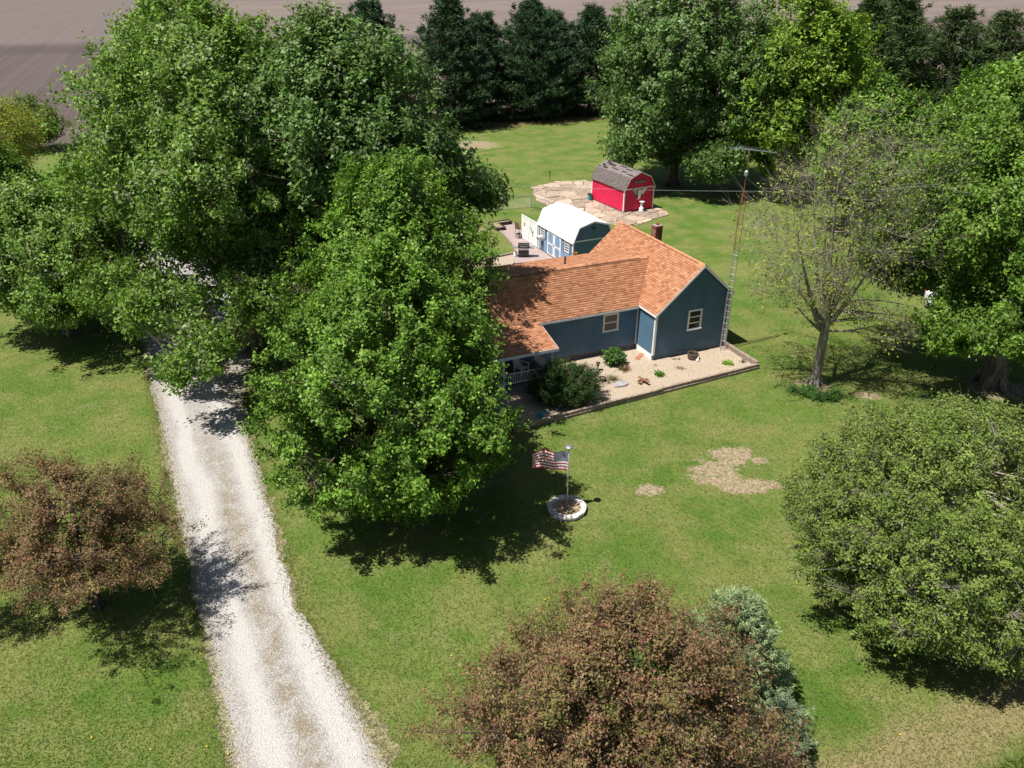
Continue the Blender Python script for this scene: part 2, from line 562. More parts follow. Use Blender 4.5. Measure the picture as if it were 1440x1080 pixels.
dl = [(-24.7, -32), (-25.0, -18), (-25.5, -11), (-26.1, -3.4), (-26.6, 5.6), (-27.3, 14.4), (-29, 24), (-31, 40), (-30, 46)]
dr = [(-13, 46), (-14, 30), (-17, 22), (-20.6, 14), (-22.6, 4.5), (-22.6, -4.9), (-22.4, -12.3), (-21.0, -19.4), (-20.5, -32)]
def widen(poly, d):
    c = [(-24.4, v) for u, v in poly]
    return [(u + (d if u > -24.4 else -d), v) for u, v in poly]


M['shoulder'] = simple("drive_shoulder_soil", (0.205, 0.18, 0.10), 0.95, 0.3, 3.0, 0.4, 20, grime=(0.12, 0.155, 0.04))
sheet("drive_shoulder", [hw(u, v)[:2] for u, v in widen(dl + dr, .16)], 0.008, M['shoulder'], 0.17, 0.2)
sheet("driveway", [hw(u, v)[:2] for u, v in dl + dr], 0.012, M['drive'], 0.13, 0.22)

# gravel bed in front of the house
bed = [(5.0, -3.15), (5.05, 0.0), (0, 0.0), (0, 1.85), (-6.5, 1.85), (-6.5, -0.4), (-12.6, -0.4), (-12.6, -4.2), (-10.54, -4.06)]
sheet("gravel_bed", [hw(u, v)[:2] for u, v in bed], 0.016, M['pea'])
# patio behind the house
pat = [(-9.0, 7.0), (2.2, 7.0), (2.9, 24.0), (3.6, 29.0), (1.6, 28.9), (0.95, 23.0), (0.4, 20.9), (-3.4, 20.2), (-9, 19.2)]
sheet("patio", [hw(u, v)[:2] for u, v in pat], 0.016, M['paver'])
sheet("patio_gravel", [hw(u, v)[:2] for u, v in [(-9, 16.0), (-1.2, 17.2), (-0.1, 20.6), (-3.4, 20.0), (-9, 19.0)]], 0.021, M['pea'], 0.08, 0.3)


# broken concrete slab: every fragment is a piece of its own
def clip_poly(poly, p, nrm):
    out = []
    for i in range(len(poly)):
        a, b = poly[i], poly[(i + 1) % len(poly)]
        da, db = (a - p) @ nrm, (b - p) @ nrm
        if da <= 0:
            out.append(a)
        if (da < 0 < db) or (db < 0 < da):
            out.append(a + (b - a) * (da / (da - db)))
    return out


slab_outline = [np.array(p) for p in [(2.0, 81.3), (2.6, 76.0), (4.4, 72.6), (7.0, 69.0), (9.5, 67.4), (11.9, 68.5), (14.6, 71.4), (14.3, 72.8), (13.6, 74.6), (10.2, 80.0), (7.8, 84.8), (4.3, 83.6)]]
jag = []
for a_, b_ in zip(slab_outline, slab_outline[1:] + slab_outline[:1]):
    k_ = max(2, int(np.linalg.norm(b_ - a_) / .7))
    for q_ in range(k_):
        jag.append(a_ + (b_ - a_) * q_ / k_ + rng.normal(0, .17, 2))
slab_base = slab_outline
slab_outline = jag
seeds = []
tries = 0
while len(seeds) < 95 and tries < 5000:
    tries += 1
    q = np.array([rng.uniform(2, 14.6), rng.uniform(67.4, 84.8)])
    if all(np.linalg.norm((q - s_) * np.array([1, 0.8])) > rng.uniform(0.55, 1.5) for s_ in seeds):
        seeds.append(q)
slab_root = MB()
slab_mid = np.mean(slab_base, axis=0)
slab_root.poly([(*(slab_mid + (p - slab_mid) * .93), 0.008) for p in slab_outline])
slab_o = tag(slab_root.build("concrete_slab", M['soil']), kind="structure")
for s_ in seeds:
    poly = [p.copy() for p in slab_outline]
    for o_ in seeds:
        if o_ is s_:
            continue
        d = o_ - s_
        L = np.linalg.norm(d)
        if L > 6:
            continue
        poly = clip_poly(poly, s_ + d * 0.5 - d / L * rng.uniform(0.012, 0.05), d / L)
        if len(poly) < 3:
            break
    if len(poly) < 3:
        continue
    c = np.mean(poly, axis=0)
    z1 = 0.05 + rng.uniform(0, 0.035)
    tx, ty = rng.normal(0, 0.006, 2)
    mb = MB()
    pp = []
    for i in range(len(poly)):
        a, b = poly[i], poly[(i + 1) % len(poly)]
        pp.append(a)
        if np.linalg.norm(b - a) > 0.6:
            pp.append((a + b) / 2 + rng.normal(0, 0.04, 2))
    top = [(p[0], p[1], z1 + (p - c) @ np.array([tx, ty])) for p in pp]
    bot = [(p[0], p[1], 0.009) for p in pp]
    mb.poly(top)
    k = len(pp)
    for i in range(k):
        j = (i + 1) % k
        mb.poly([bot[i], bot[j], top[j], top[i]])
    sh_ = rng.choice([0.26, 0.31, 0.36, 0.42])
    cc = (sh_ * 1.06, sh_ * 0.82, sh_ * 0.63, 1)
    mb.build("slab_piece", M['slab'], slab_o, colors=[cc] * len(mb.v))


# ------------------------------------------------------------------ roof shingles
def shingles(name, o, ax, up, length, slope, parent, palette, mat, expo=0.145, tab=0.27, thick=0.016, seed=1, keep=None, dark=None):
    """rows of tabs on a roof plane: o lower left corner, ax along the eave, up along the slope (unit vectors)"""
    r = np.random.default_rng(seed)
    o, ax, up = np.array(o, float), np.array(ax, float), np.array(up, float)
    nn = np.cross(ax, up)
    nn /= np.linalg.norm(nn)
    if nn[2] < 0:
        nn = -nn
    V, Q, Cc = [], [], []
    rows = int(math.ceil(slope / expo))
    for i in range(rows):
        y0, y1 = i * expo, min((i + 1) * expo + 0.02, slope)
        off = r.uniform(0, tab)
        xs = np.concatenate([[0], np.arange(off if off > 0.05 else tab, length, tab), [length]])
        for a, b in zip(xs[:-1], xs[1:]):
            if b - a < 0.02:
                continue
            mid = o + ax * (a + b) / 2 + up * (y0 + y1) / 2
            if keep is not None and not keep(mid):
                continue
            t0 = thick * r.uniform(0.7, 1.5)
            g = 0.006
            base = len(V)
            p = [o + ax * (a + g) + up * y0, o + ax * (b - g) + up * y0, o + ax * (b - g) + up * y1, o + ax * (a + g) + up * y1]
            V += [p[0] + nn * t0, p[1] + nn * t0, p[2] + nn * 0.004, p[3] + nn * 0.004, p[0] + nn * 0.001, p[1] + nn * 0.001]
            Q += [(base, base + 1, base + 2, base + 3), (base + 4, base + 5, base + 1, base)]
            c = np.array(palette[r.integers(len(palette))]) * r.uniform(0.92, 1.08)
            if dark is not None and dark((a + b) / 2, (y0 + y1) / 2, r):
                c = np.array(dark(None, None, None))
            Cc += [(c[0], c[1], c[2], 1)] * 6
    ob = np_mesh(name, np.array(V), np.array(Q), mat, parent, np.array(Cc))
    return tag(ob, kind="stuff")


def siding(mb, p0, p1, z0, ztop, course=0.19, out=None, proud=0.045):
    """lap siding as real courses between local points p0 and p1; ztop(s) gives the wall top at distance s"""
    p0, p1 = np.array(p0, float), np.array(p1, float)
    d = p1 - p0
    L = np.linalg.norm(d)
    d /= L
    n = np.array(out, float)
    smp = np.linspace(0, L, 241)
    tops = np.array([ztop(s) for s in smp])
    zmax = tops.max()
    z = z0
    while z < zmax - 1e-4:
        zt = min(z + course, zmax)
        zf = min(z + course * 0.70, zmax)
        ok_lo = smp[tops > z + 1e-3]
        ok_hi = smp[tops > zt - 1e-3]
        if len(ok_lo) < 2:
            break
        a0, b0 = ok_lo[0], ok_lo[-1]
        a1, b1 = (ok_hi[0], ok_hi[-1]) if len(ok_hi) > 1 else ((a0 + b0) / 2 - .01, (a0 + b0) / 2 + .01)
        am, bm = a0 + (a1 - a0) * .7, b0 + (b1 - b0) * .7

        def P(s, off, zz):
            q = p0 + d * s + n * off
            return (q[0], q[1], zz)
        mb.poly([P(a0, 0, z), P(b0, 0, z), P(b0, proud, z), P(a0, proud, z)])
        mb.poly([P(a0, proud, z), P(b0, proud, z), P(b1, 0.002, zt), P(a1, 0.002, zt)])
        z = zt
    return mb


def window(parent, cx, z0, z1, w, M4, panes, name="window"):
    """window in a plane: M4 maps local (x across, y outwards, z up)"""
    fr = MB()
    t = 0.075
    x0, x1 = cx - w / 2, cx + w / 2
    fr.box(x0 - t, x0, 0, .055, z0, z1, 0, M4).box(x1, x1 + t, 0, .055, z0, z1, 0, M4)
    fr.box(x0 - t, x1 + t, 0, .055, z1, z1 + t, 0, M4)
    wo = fr.build(name, M['white'], parent)
    sl = MB().box(x0 - t - .03, x1 + t + .03, 0, .10, z0 - .07, z0, 0, M4)
    sl.build("sill", M['white'], wo)
    n = panes
    for k in range(n):
        a = z0 + (z1 - z0) * k / n
        b = z0 + (z1 - z0) * (k + 1) / n
        MB().box(x0 + .03, x1 - .03, .006, .022, a + .028, b - .028, 0, M4).build("pane", M['glass'], wo)
    sa = MB()
    for k in range(n + 1):
        a = z0 + (z1 - z0) * k / n
        sa.box(x0 + .03, x1 - .03, .004, .042, max(z0, a - .028), min(z1, a + .028), 0, M4)
    sa.box(x0, x0 + .03, .004, .042, z0, z1, 0, M4).box(x1 - .03, x1, .004, .042, z0, z1, 0, M4)
    sa.build("sash", M['white'], wo)
    return wo


# ------------------------------------------------------------------ the house
RIDGE_U, RIDGE_Z, SL = 2.84, 5.50, 0.87
GW, GL = 5.0, 9.15
EAVE_U0, EAVE_U1 = -0.14, 5.14
WV0, WVR, WZR, WSL = 1.86, 4.25, 4.80, 0.755
WU0 = -12.6
BACK_V, BSL = 7.2, 0.15
ORANGE = [(0.415, 0.190, 0.102), (0.45, 0.212, 0.118), (0.38, 0.168, 0.088), (0.49, 0.240, 0.138), (0.42, 0.194, 0.104), (0.325, 0.140, 0.074)]


def mainroof(u):
    return RIDGE_Z - abs(u - RIDGE_U) * SL


def wingroof(v):
    return WZR - (WVR - v) * WSL if v < WVR else WZR - (v - WVR) * BSL


house = thing("house", "L-shaped blue clapboard house with orange shingle roof behind gravel bed", "house", hw(0, 0), HA)
FND = 0.36
# foundation
fb = MB()
fb.box(0.02, GW - .02, 0.03, GL - .03, 0, FND)
fb.box(WU0 + .03, 0.0, WV0 + .03, BACK_V - .23, 0, FND)
fb.build("foundation", M['concrete'], house)


# walls
def wall(p0, p1, ztop, out, core=0.10):
    mb = MB()
    siding(mb, p0, p1, FND, ztop, out=out)
    o = mb.build("wall", M['blue'], house)
    return o


wall((0, 0), (GW, 0), lambda s: mainroof(s) - .06, (0, -1))
wall((0, WV0), (0, 0), lambda s: mainroof(0) - .06, (-1, 0))
wall((GW, 0), (GW, GL), lambda s: mainroof(GW) - .06, (1, 0))
wall((GW, GL), (0, GL), lambda s: mainroof(GW - s) - .06, (0, 1))
wall((0, GL), (0, BACK_V - .2), lambda s: mainroof(0) - .06, (-1, 0))
wall((WU0, WV0), (0, WV0), lambda s: wingroof(WV0) - .06, (0, -1))
wall((0, BACK_V - .2), (WU0, BACK_V - .2), lambda s: wingroof(BACK_V - .2) - .06, (0, 1))
wall((WU0, BACK_V - .2), (WU0, WV0), lambda s: wingroof(BACK_V - .2 - s) - .06, (-1, 0))
# inner solid so that no light leaks through the thin siding
core = MB()
zz = mainroof(0.03) - .1
core.prism([(0.03, 0.02), (GW - .03, 0.02), (GW - .03, mainroof(GW - .03) - .12), (RIDGE_U, RIDGE_Z - .12), (0.03, zz)], -(GL - .03), -0.03,
           Matrix(((1, 0, 0, 0), (0, 0, -1, 0), (0, 1, 0, 0), (0, 0, 0, 1))))
core.prism([(WV0 + .03, 0.02), (BACK_V - .23, 0.02), (BACK_V - .23, wingroof(BACK_V - .23) - .12), (WVR, WZR - .12), (WV0 + .03, wingroof(WV0 + .03) - .12)], WU0 + .03, 0.02,
           Matrix(((0, 0, 1, 0), (1, 0, 0, 0), (0, 1, 0, 0), (0, 0, 0, 1))))
core.build("wall_core", M['blue'], house)
# corner boards
for (x0, x1, y0, y1, zt) in [(-.055, .075, -.055, -.0005, mainroof(0) - .10), (-.055, -.0005, -.0005, .075, mainroof(0) - .10), (GW - .075, GW + .055, -.055, -.0005, mainroof(GW) - .10),
                             (GW + .0005, GW + .055, -.0005, .075, mainroof(GW) - .10), (-.12, -.046, WV0 - .055, WV0 - .0005, wingroof(WV0) - .10)]:
    MB().box(x0, x1, y0, y1, FND - .02, zt).build("corner_board", M['white'], house)
# west wall white base trim
MB().box(-.05, -.0005, 0.076, WV0 - .06, 0.02, FND - .002).build("base_board", M['white'], house)

# main roof
OH = 0.17
roof = MB()
t = 0.10


def slab_roof(mb, a, b, v0, v1, fz, th=0.10):
    """roof slab between u=a (low) and u=b over v0..v1"""
    za, zb = fz(a), fz(b)
    P = [(a, v0, za), (a, v1, za), (b, v1, zb), (b, v0, zb)]
    Pl = [(x, y, z - th) for x, y, z in P]
    mb.poly(P)
    mb.poly(Pl[::-1])
    for i in range(4):
        j = (i + 1) % 4
        mb.poly([Pl[i], Pl[j], P[j], P[i]])


slab_roof(roof, EAVE_U0, RIDGE_U, -OH, GL + OH, mainroof)
slab_roof(roof, EAVE_U1, RIDGE_U, -OH, GL + OH, mainroof)
M['deck'] = simple("roof_deck", (0.26, 0.115, 0.065), 0.95, 0.15, 4.0)
roof_o = roof.build("roof", M['deck'], house)
k = math.hypot(1, SL)
shingles("shingle_courses", (EAVE_U0, -OH, mainroof(EAVE_U0) + .004), (0, 1, 0), (1 / k, 0, SL / k), GL + 2 * OH, (RIDGE_U - EAVE_U0) * k, roof_o, ORANGE, M['shingle'], seed=3)
shingles("shingle_courses", (EAVE_U1, -OH, mainroof(EAVE_U1) + .004), (0, 1, 0), (-1 / k, 0, SL / k), GL + 2 * OH, (EAVE_U1 - RIDGE_U) * k, roof_o, ORANGE, M['shingle'], seed=4)
# rake boards and eave fascia
for (a, b) in ((EAVE_U0, RIDGE_U), (EAVE_U1, RIDGE_U)):
    for vv in (-OH - .025, GL + OH + .002):
        mb = MB()
        P = [(a, mainroof(a) - .16), (b, mainroof(b) - .16), (b, mainroof(b) - .012), (a, mainroof(a) - .012)]
        for y in (vv, vv + .023):
            mb.poly([(p[0], y, p[1]) for p in P])
        for i in range(4):
            j = (i + 1) % 4
            mb.poly([(P[i][0], vv, P[i][1]), (P[j][0], vv, P[j][1]), (P[j][0], vv + .023, P[j][1]), (P[i][0], vv + .023, P[i][1])])
        mb.build("rake_board", M['white'], roof_o)
MB().box(EAVE_U0 - .022, EAVE_U0 - .002, -OH, WV0 - .2, mainroof(EAVE_U0) - .13, mainroof(EAVE_U0) - .012).build("fascia", M['white'], roof_o)
MB().box(EAVE_U1 + .002, EAVE_U1 + .022, -OH, GL + OH, mainroof(EAVE_U1) - .13, mainroof(EAVE_U1) - .012).build("fascia", M['white'], roof_o)
# ridge caps, with the dark vent gap below
def ridge(p0, p1, parent, s1, s2, axis):
    """caps along the ridge; s1, s2 slopes of the two sides"""
    n = int(max(abs(p1[0] - p0[0]), abs(p1[1] - p0[1])) / 0.22)
    mb, cols = MB(), []
    for i in range(n):
        a = [p0[j] + (p1[j] - p0[j]) * i / n for j in range(3)]
        b = [p0[j] + (p1[j] - p0[j]) * (i + .98) / n for j in range(3)]
        w = .16
        base = len(mb.v)
        def off(p, d, s):
            h = p[2] + .05 - abs(d) * s
            return (p[0] + d, p[1], h) if axis == 'v' else (p[0], p[1] + d, h)
        mb.poly([off(a, -w, s1), off(a, 0, 0), off(b, 0, 0), off(b, -w, s1)])
        mb.poly([off(a, 0, 0), off(a, w, s2), off(b, w, s2), off(b, 0, 0)])
        c = np.array(ORANGE[random.randrange(6)]) * random.uniform(.85, 1.1)
        cols += [(c[0], c[1], c[2], 1)] * (len(mb.v) - base)
    mb.build("ridge_cap", M['shingle'], parent, colors=cols)
    v = MB()
    if axis == 'v':
        v.box(p0[0] - .13, p0[0] + .13, p0[1] + .5, p1[1] - .5, p0[2] - .12, p0[2] - .035)
        v.build("ridge_vent", M['black'], parent)
    else:
        v.box(p0[0] + .5, p1[0] - .5, p0[1] - .14, p0[1] + .14, p0[2] - .10, p0[2] - .015)
        v.build("ridge_vent", M['black'], parent)


ridge((RIDGE_U, -OH, RIDGE_Z + .0), (RIDGE_U, GL + OH, RIDGE_Z + .0), roof_o, SL, SL, 'v')
# wing roof
wr = MB()
EV = WV0 - 0.24
U1 = 2.15


def slab_v(mb, u0, u1, a, b, fz, th=0.10):
    za, zb = fz(a), fz(b)
    P = [(u0, a, za), (u1, a, za), (u1, b, zb), (u0, b, zb)]
    Pl = [(x, y, z - th) for x, y, z in P]
    mb.poly(P)
    mb.poly(Pl[::-1])
    for i in range(4):
        j = (i + 1) % 4
        mb.poly([Pl[i], Pl[j], P[j], P[i]])


def wr_keep(m):
    return m[2] > mainroof(m[0]) - .12


# the wing's slabs stop where they run under the main roof
def wing_poly(a, b, fz):
    def ulim(v):
        return RIDGE_U - (RIDGE_Z - fz(v)) / SL + .05
    P = [(WU0 - .2, a, fz(a)), (ulim(a), a, fz(a)), (ulim(b), b, fz(b)), (WU0 - .2, b, fz(b))]
    wr.poly(P)
    Pl = [(x, y, z - .10) for x, y, z in P]
    wr.poly(Pl[::-1])
    for i in range(4):
        j = (i + 1) % 4
        wr.poly([Pl[i], Pl[j], P[j], P[i]])


wing_poly(EV, WVR, wingroof)
wing_poly(BACK_V, WVR, wingroof)
wr_o = wr.build("roof", M['deck'], house)
k = math.hypot(1, WSL)
shingles("shingle_courses", (WU0 - .2, EV, wingroof(EV) + .004), (1, 0, 0), (0, 1 / k, WSL / k), U1 - WU0 + .2, (WVR - EV) * k, wr_o, ORANGE, M['shingle'], seed=5, keep=wr_keep)
k = math.hypot(1, BSL)
shingles("shingle_courses", (WU0 - .2, BACK_V, wingroof(BACK_V) + .004), (1, 0, 0), (0, -1 / k, BSL / k), U1 - WU0 + .2, (BACK_V - WVR) * k, wr_o, ORANGE, M['shingle'], seed=6, keep=wr_keep)
ridge((WU0 - .2, WVR, WZR), (1.75, WVR, WZR), wr_o, WSL, BSL, 'u')
MB().box(-6.5, EAVE_U0 - .025, EV - .022, EV - .002, wingroof(EV) - .13, wingroof(EV) - .012).build("fascia", M['white'], wr_o)
# chimney with bricks in courses
ch = MB()
cz0, cz1 = 5.0, 6.22
nC = 13
hc = (cz1 - cz0) / nC
cx0, cy0, cs = 2.92, 5.2, 0.50
ch.box(cx0 + .012, cx0 + cs - .012, cy0 + .012, cy0 + cs - .012, cz0, cz1 + .02)
cho = ch.build("chimney", M['concrete'], roof_o)
bm_ = MB()
cols = []
for i in range(nC):
    z0, z1 = cz0 + i * hc + .006, cz0 + (i + 1) * hc - .006
    ex = .02 if i >= nC - 2 else 0
    nb = 2
    o_ = (cs / nb / 2) if i % 2 else 0
    for side in range(4):
        cuts = [0] + [x for x in (o_, o_ + cs / nb, o_ + cs) if 0.02 < x < cs - .02] + [cs]
        for a, b in zip(cuts[:-1], cuts[1:]):
            n0 = len(bm_.v)
            a2, b2 = a + .006, b - .006
            if side == 0:
                bm_.box(cx0 + a2, cx0 + b2, cy0 - ex, cy0 + .03, z0, z1)
            elif side == 1:
                bm_.box(cx0 + a2, cx0 + b2, cy0 + cs - .03, cy0 + cs + ex, z0, z1)
            elif side == 2:
                bm_.box(cx0 - ex, cx0 + .03, cy0 + a2 + .03, cy0 + b2 - .03, z0, z1)
            else:
                bm_.box(cx0 + cs - .03, cx0 + cs + ex, cy0 + a2 + .03, cy0 + b2 - .03, z0, z1)
            s_ = random.uniform(.75, 1.3)
            cols += [(.22 * s_, .082 * s_, .052 * s_, 1)] * (len(bm_.v) - n0)
tag(bm_.build("brick_courses", M['slab'], roof_o, colors=cols), kind="stuff")
MB().lathe([(.11, 0), (.11, .12), (.09, .12), (.09, .02)], 12, (cx0 + cs / 2, cy0 + cs / 2, cz1 + .02)).build("chimney_flue", M['terracotta'], roof_o)
# vent pipe
vz = wingroof(5.2)
MB().lathe([(.10, -.05), (.07, .06), (.055, .07), (.055, .48), (.04, .48)], 12, (-3.25, 5.2, vz)).build("vent_pipe", M['black'], wr_o)
# windows
Mg = Matrix(((1, 0, 0, 0), (0, -1, 0, -.030), (0, 0, 1, 0), (0, 0, 0, 1)))
window(house, 2.62, 1.62, 2.74, 0.80, Mg, 3)
Mw = Matrix(((1, 0, 0, 0), (0, -1, 0, WV0 - .030), (0, 0, 1, 0), (0, 0, 0, 1)))
window(house, -1.88, 1.55, 2.50, 0.88, Mw, 2)
window(house, -10.0, 1.35, 2.4, 0.95, Mw, 2)
Me = Matrix(((0, 1, 0, GW + .030), (1, 0, 0, 0), (0, 0, 1, 0), (0, 0, 0, 1)))
window(house, 4.0, 1.45, 2.5, 0.9, Me, 2)
# downspout at the right corner
MB().box(GW + .06, GW + .13, -.03, .04, .12, mainroof(GW) - .12).build("downspout", M['white'], house)

# porch
porch = MB()
PU0, PU1, PV = WU0 + .2, -6.62, -0.55
DECK = 0.42
for i in range(14):
    a = PV + (WV0 - .03 - PV) * i / 14
    b = PV + (WV0 - .03 - PV) * (i + 1) / 14
    porch.box(PU0, PU1, a + .004, b - .004, DECK - .04, DECK)
po = porch.build("porch", M['needle_bed'], house)
pr_ = MB()
za, zb = wingroof(EV) + .035, 2.36
EP = -0.78
P = [(WU0 - .2, EP, zb), (-6.52, EP, zb), (-6.52, EV + .35, za + .27), (WU0 - .2, EV + .35, za + .27)]
pz = lambda v: zb + (za + .02 - zb) * (v - EP) / (EV - EP)
P = [(WU0 - .2, EP, pz(EP)), (-6.52, EP, pz(EP)), (-6.52, EV + .05, pz(EV + .05)), (WU0 - .2, EV + .05, pz(EV + .05))]
pr_.poly(P)
Pl = [(x, y, z - .09) for x, y, z in P]
pr_.poly(Pl[::-1])
for i in range(4):
    j = (i + 1) % 4
    pr_.poly([Pl[i], Pl[j], P[j], P[i]])
pr_.build("porch_roof", M['deck'], po)
dz = (pz(EV) - pz(EP)) / (EV - EP)
k = math.hypot(1, dz)
shingles("shingle_courses", (WU0 - .2, EP, pz(EP) + .004), (1, 0, 0), (0, 1 / k, dz / k), -6.52 - WU0 + .2, (EV + .05 - EP) * k, po, ORANGE, M['shingle'], seed=8)
pf = MB().box(WU0 - .2, -6.50, EP - .025, EP - .003, pz(EP) - .17, pz(EP) - .005)
pf.build("porch_fascia", M['white'], po)
pf = MB()
Q = [(EP, pz(EP) - .16), (EV, pz(EV) - .16), (EV, pz(EV) - .01), (EP, pz(EP) - .01)]
for x in (-6.52 + .003, -6.52 + .024):
    pf.poly([(x, q[0], q[1]) for q in Q])
for i in range(4):
    j = (i + 1) % 4
    pf.poly([(-6.517, *Q[i]), (-6.517, *Q[j]), (-6.496, *Q[j]), (-6.496, *Q[i])])
pf.build("porch_fascia", M['white'], po)
for x in (-6.76, -9.55, -12.2):
    MB().box(x - .06, x + .06, PV + .03, PV + .15, 0.02, pz(PV) - .10).build("porch_post", M['white'], po)
for zc in (1.18, .62):
    MB().box(-12.1, -6.83, PV + .06, PV + .12, zc - .03, zc + .03).build("porch_rail", M['white'], po)
for i in range(38):
    x = -12.05 + i * .138
    if abs(x + 9.55) < .08:
        continue
    MB().box(x - .018, x + .018, PV + .072, PV + .108, .65, 1.15).build("baluster", M['white'], po)
for zc in (1.18, .62):
    MB().box(-6.79, -6.73, PV + .16, WV0 - .06, zc - .03, zc + .03).build("porch_rail", M['white'], po)
for i in range(15):
    y = PV + .28 + i * .138
    if y < WV0 - .12:
        MB().box(-6.778, -6.742, y - .018, y + .018, .65, 1.15).build("baluster", M['white'], po)
lat = MB()
for i in range(46):
    x = -12.3 + i * .12
    for s_ in (-1, 1):
        lat.bar((x, PV + .01 + .008 * s_, .03 if s_ > 0 else .37), (x + .34, PV + .01 + .008 * s_, .37 if s_ > 0 else .03), .025, .006)
lat.build("lattice_skirt", M['white'], po)


# ------------------------------------------------------------------ sheds
def gambrel(u, w, eh, bh, bi, ph):
    if u > w / 2:
        u = w - u
    if u < bi:
        return eh + (bh - eh) * u / bi
    return bh + (ph - bh) * (u - bi) / (w / 2 - bi)


def shed(name, label, loc, ang, w, l, eh, bh, bi, ph, wall_side, wall_end, roofm, shingle=None, seed=1, oh=0.13, groove=0.2):
    root = thing(name, label, "shed", loc, ang)
    G = lambda u: gambrel(u, w, eh, bh, bi, ph)
    # solid core
    prof = [(0.02, 0.06), (w - .02, 0.06), (w - .02, eh - .03), (w - bi, bh - .04), (w / 2, ph - .04), (bi, bh - .04), (.02, eh - .03)]
    Mx = Matrix(((1, 0, 0, 0), (0, 0, -1, 0), (0, 1, 0, 0), (0, 0, 0, 1)))
    MB().prism(prof, -(l - .02), -.02, Mx).build("frame", M['timber_dark'], root)
    # grooved board walls
    def boards(p0, p1, out, top, mat, nm="wall"):
        p0, p1 = np.array(p0), np.array(p1)
        d = p1 - p0
        L = np.linalg.norm(d)
        d = d / L
        o_ = np.array(out)
        mb = MB()
        n = int(round(L / groove))
        for i in range(n):
            a, b = L * i / n + .006, L * (i + 1) / n - .006
            pts = []
            for s_, off in ((a, .0), (a, .012), (b, .012), (b, .0)):
                pts.append((p0 + d * s_ + o_ * off))
            zt = [top(a), top(a), top(b), top(b)]
            cuts = [(a, b)]
            zs = [(pts[j][0], pts[j][1], .08) for j in range(4)]
            ze = [(pts[j][0], pts[j][1], zt[j]) for j in range(4)]
            for j in range(3):
                mb.poly([zs[j], zs[j + 1], ze[j + 1], ze[j]])
            mb.poly([ze[0], ze[1], ze[2], ze[3]])
        return mb.build(nm, mat, root)
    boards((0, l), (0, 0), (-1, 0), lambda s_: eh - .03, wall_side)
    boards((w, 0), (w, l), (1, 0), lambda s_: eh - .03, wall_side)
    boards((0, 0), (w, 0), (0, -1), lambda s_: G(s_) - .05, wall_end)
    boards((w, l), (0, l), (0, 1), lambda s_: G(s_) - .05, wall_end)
    # roof
    rm = MB()
    pr2 = [(-oh * .7, eh - oh * .7 * (bh - eh) / bi * .6), (bi, bh), (w / 2, ph), (w - bi, bh), (w + oh * .7, eh - oh * .7 * (bh - eh) / bi * .6)]
    for (a, b) in zip(pr2[:-1], pr2[1:]):
        d = Vector((b[0] - a[0], b[1] - a[1])).normalized()
        nx, nz = -d.y, d.x
        th = .05
        Pt = [(a[0] + nx * th, a[1] + nz * th), (b[0] + nx * th, b[1] + nz * th), b, a]
        for y in (-oh, l + oh):
            rm.poly([(p[0], y, p[1]) for p in Pt])
        for i in range(4):
            j = (i + 1) % 4
            rm.poly([(Pt[i][0], -oh, Pt[i][1]), (Pt[j][0], -oh, Pt[j][1]), (Pt[j][0], l + oh, Pt[j][1]), (Pt[i][0], l + oh, Pt[i][1])])
    ro = rm.build("roof", roofm, root)
    if shingle:
        for si, (a, b) in enumerate(zip(pr2[:-1], pr2[1:])):
            d = Vector((b[0] - a[0], b[1] - a[1]))
            L = d.length
            d.normalize()
            nx, nz = -d.y * .055, d.x * .055
            lo, hi = (a, b) if a[1] < b[1] else (b, a)
            dd = Vector((hi[0] - lo[0], hi[1] - lo[1])).normalized()
            shingles("shingle_courses", (lo[0] + nx, -oh, lo[1] + nz), (0, 1, 0), (dd.x, 0, dd.y), l + 2 * oh, L, ro, shingle[0], M['shingle'], seed=seed + si, dark=shingle[1] if si in (1,) else None)
    else:
        rb = MB()
        for (a, b) in zip(pr2[:-1], pr2[1:]):
            d = Vector((b[0] - a[0], b[1] - a[1])).normalized()
            nx, nz = -d.y, d.x
            n = int(l / .46)
            for i in range(n + 1):
                y = -oh + .03 + (l + 2 * oh - .06) * i / n
                q0 = (a[0] + nx * .058, y, a[1] + nz * .058)
                q1 = (b[0] + nx * .058, y, b[1] + nz * .058)
                rb.bar(q0, q1, .03, .02)
        rb.build("roof_ribs", roofm, ro)
    # gable trim
    for y0 in (-oh - .02, l + oh + .001):
        for (a, b) in zip(pr2[:-1], pr2[1:]):
            mb = MB()
            Pt = [(a[0], a[1] - .07), (b[0], b[1] - .07), (b[0], b[1] + .045), (a[0], a[1] + .045)]
            mb.prism([(p[0], p[1]) for p in Pt], -(y0 + .019), -y0, Mx)
            mb.build("gable_trim", M['white'], root)
    # corner boards and band
    for x0 in (-.03, w - .07):
        for y0, y1 in ((-.035, -.013), (l + .013, l + .035)):
            MB().box(x0, x0 + .10, y0, y1, .06, eh - .06).build("corner_board", M['white'], root)
    for x0, x1 in ((-.035, -.013), (w + .013, w + .035)):
        for y0 in (-.012, l - .088):
            MB().box(x0, x1, y0, y0 + .10, .06, eh - .06).build("corner_board", M['white'], root)
    MB().box(.0, w, -.034, -.013, eh - .05, eh + .05).build("band_board", M['white'], root)
    MB().box(.03, w - .03, .03, l - .03, 0.0, .08).build("skid", M['timber_dark'], root)
    return root


GREY = [(0.190, 0.160, 0.156), (0.215, 0.182, 0.178), (0.168, 0.140, 0.136), (0.204, 0.172, 0.168)]


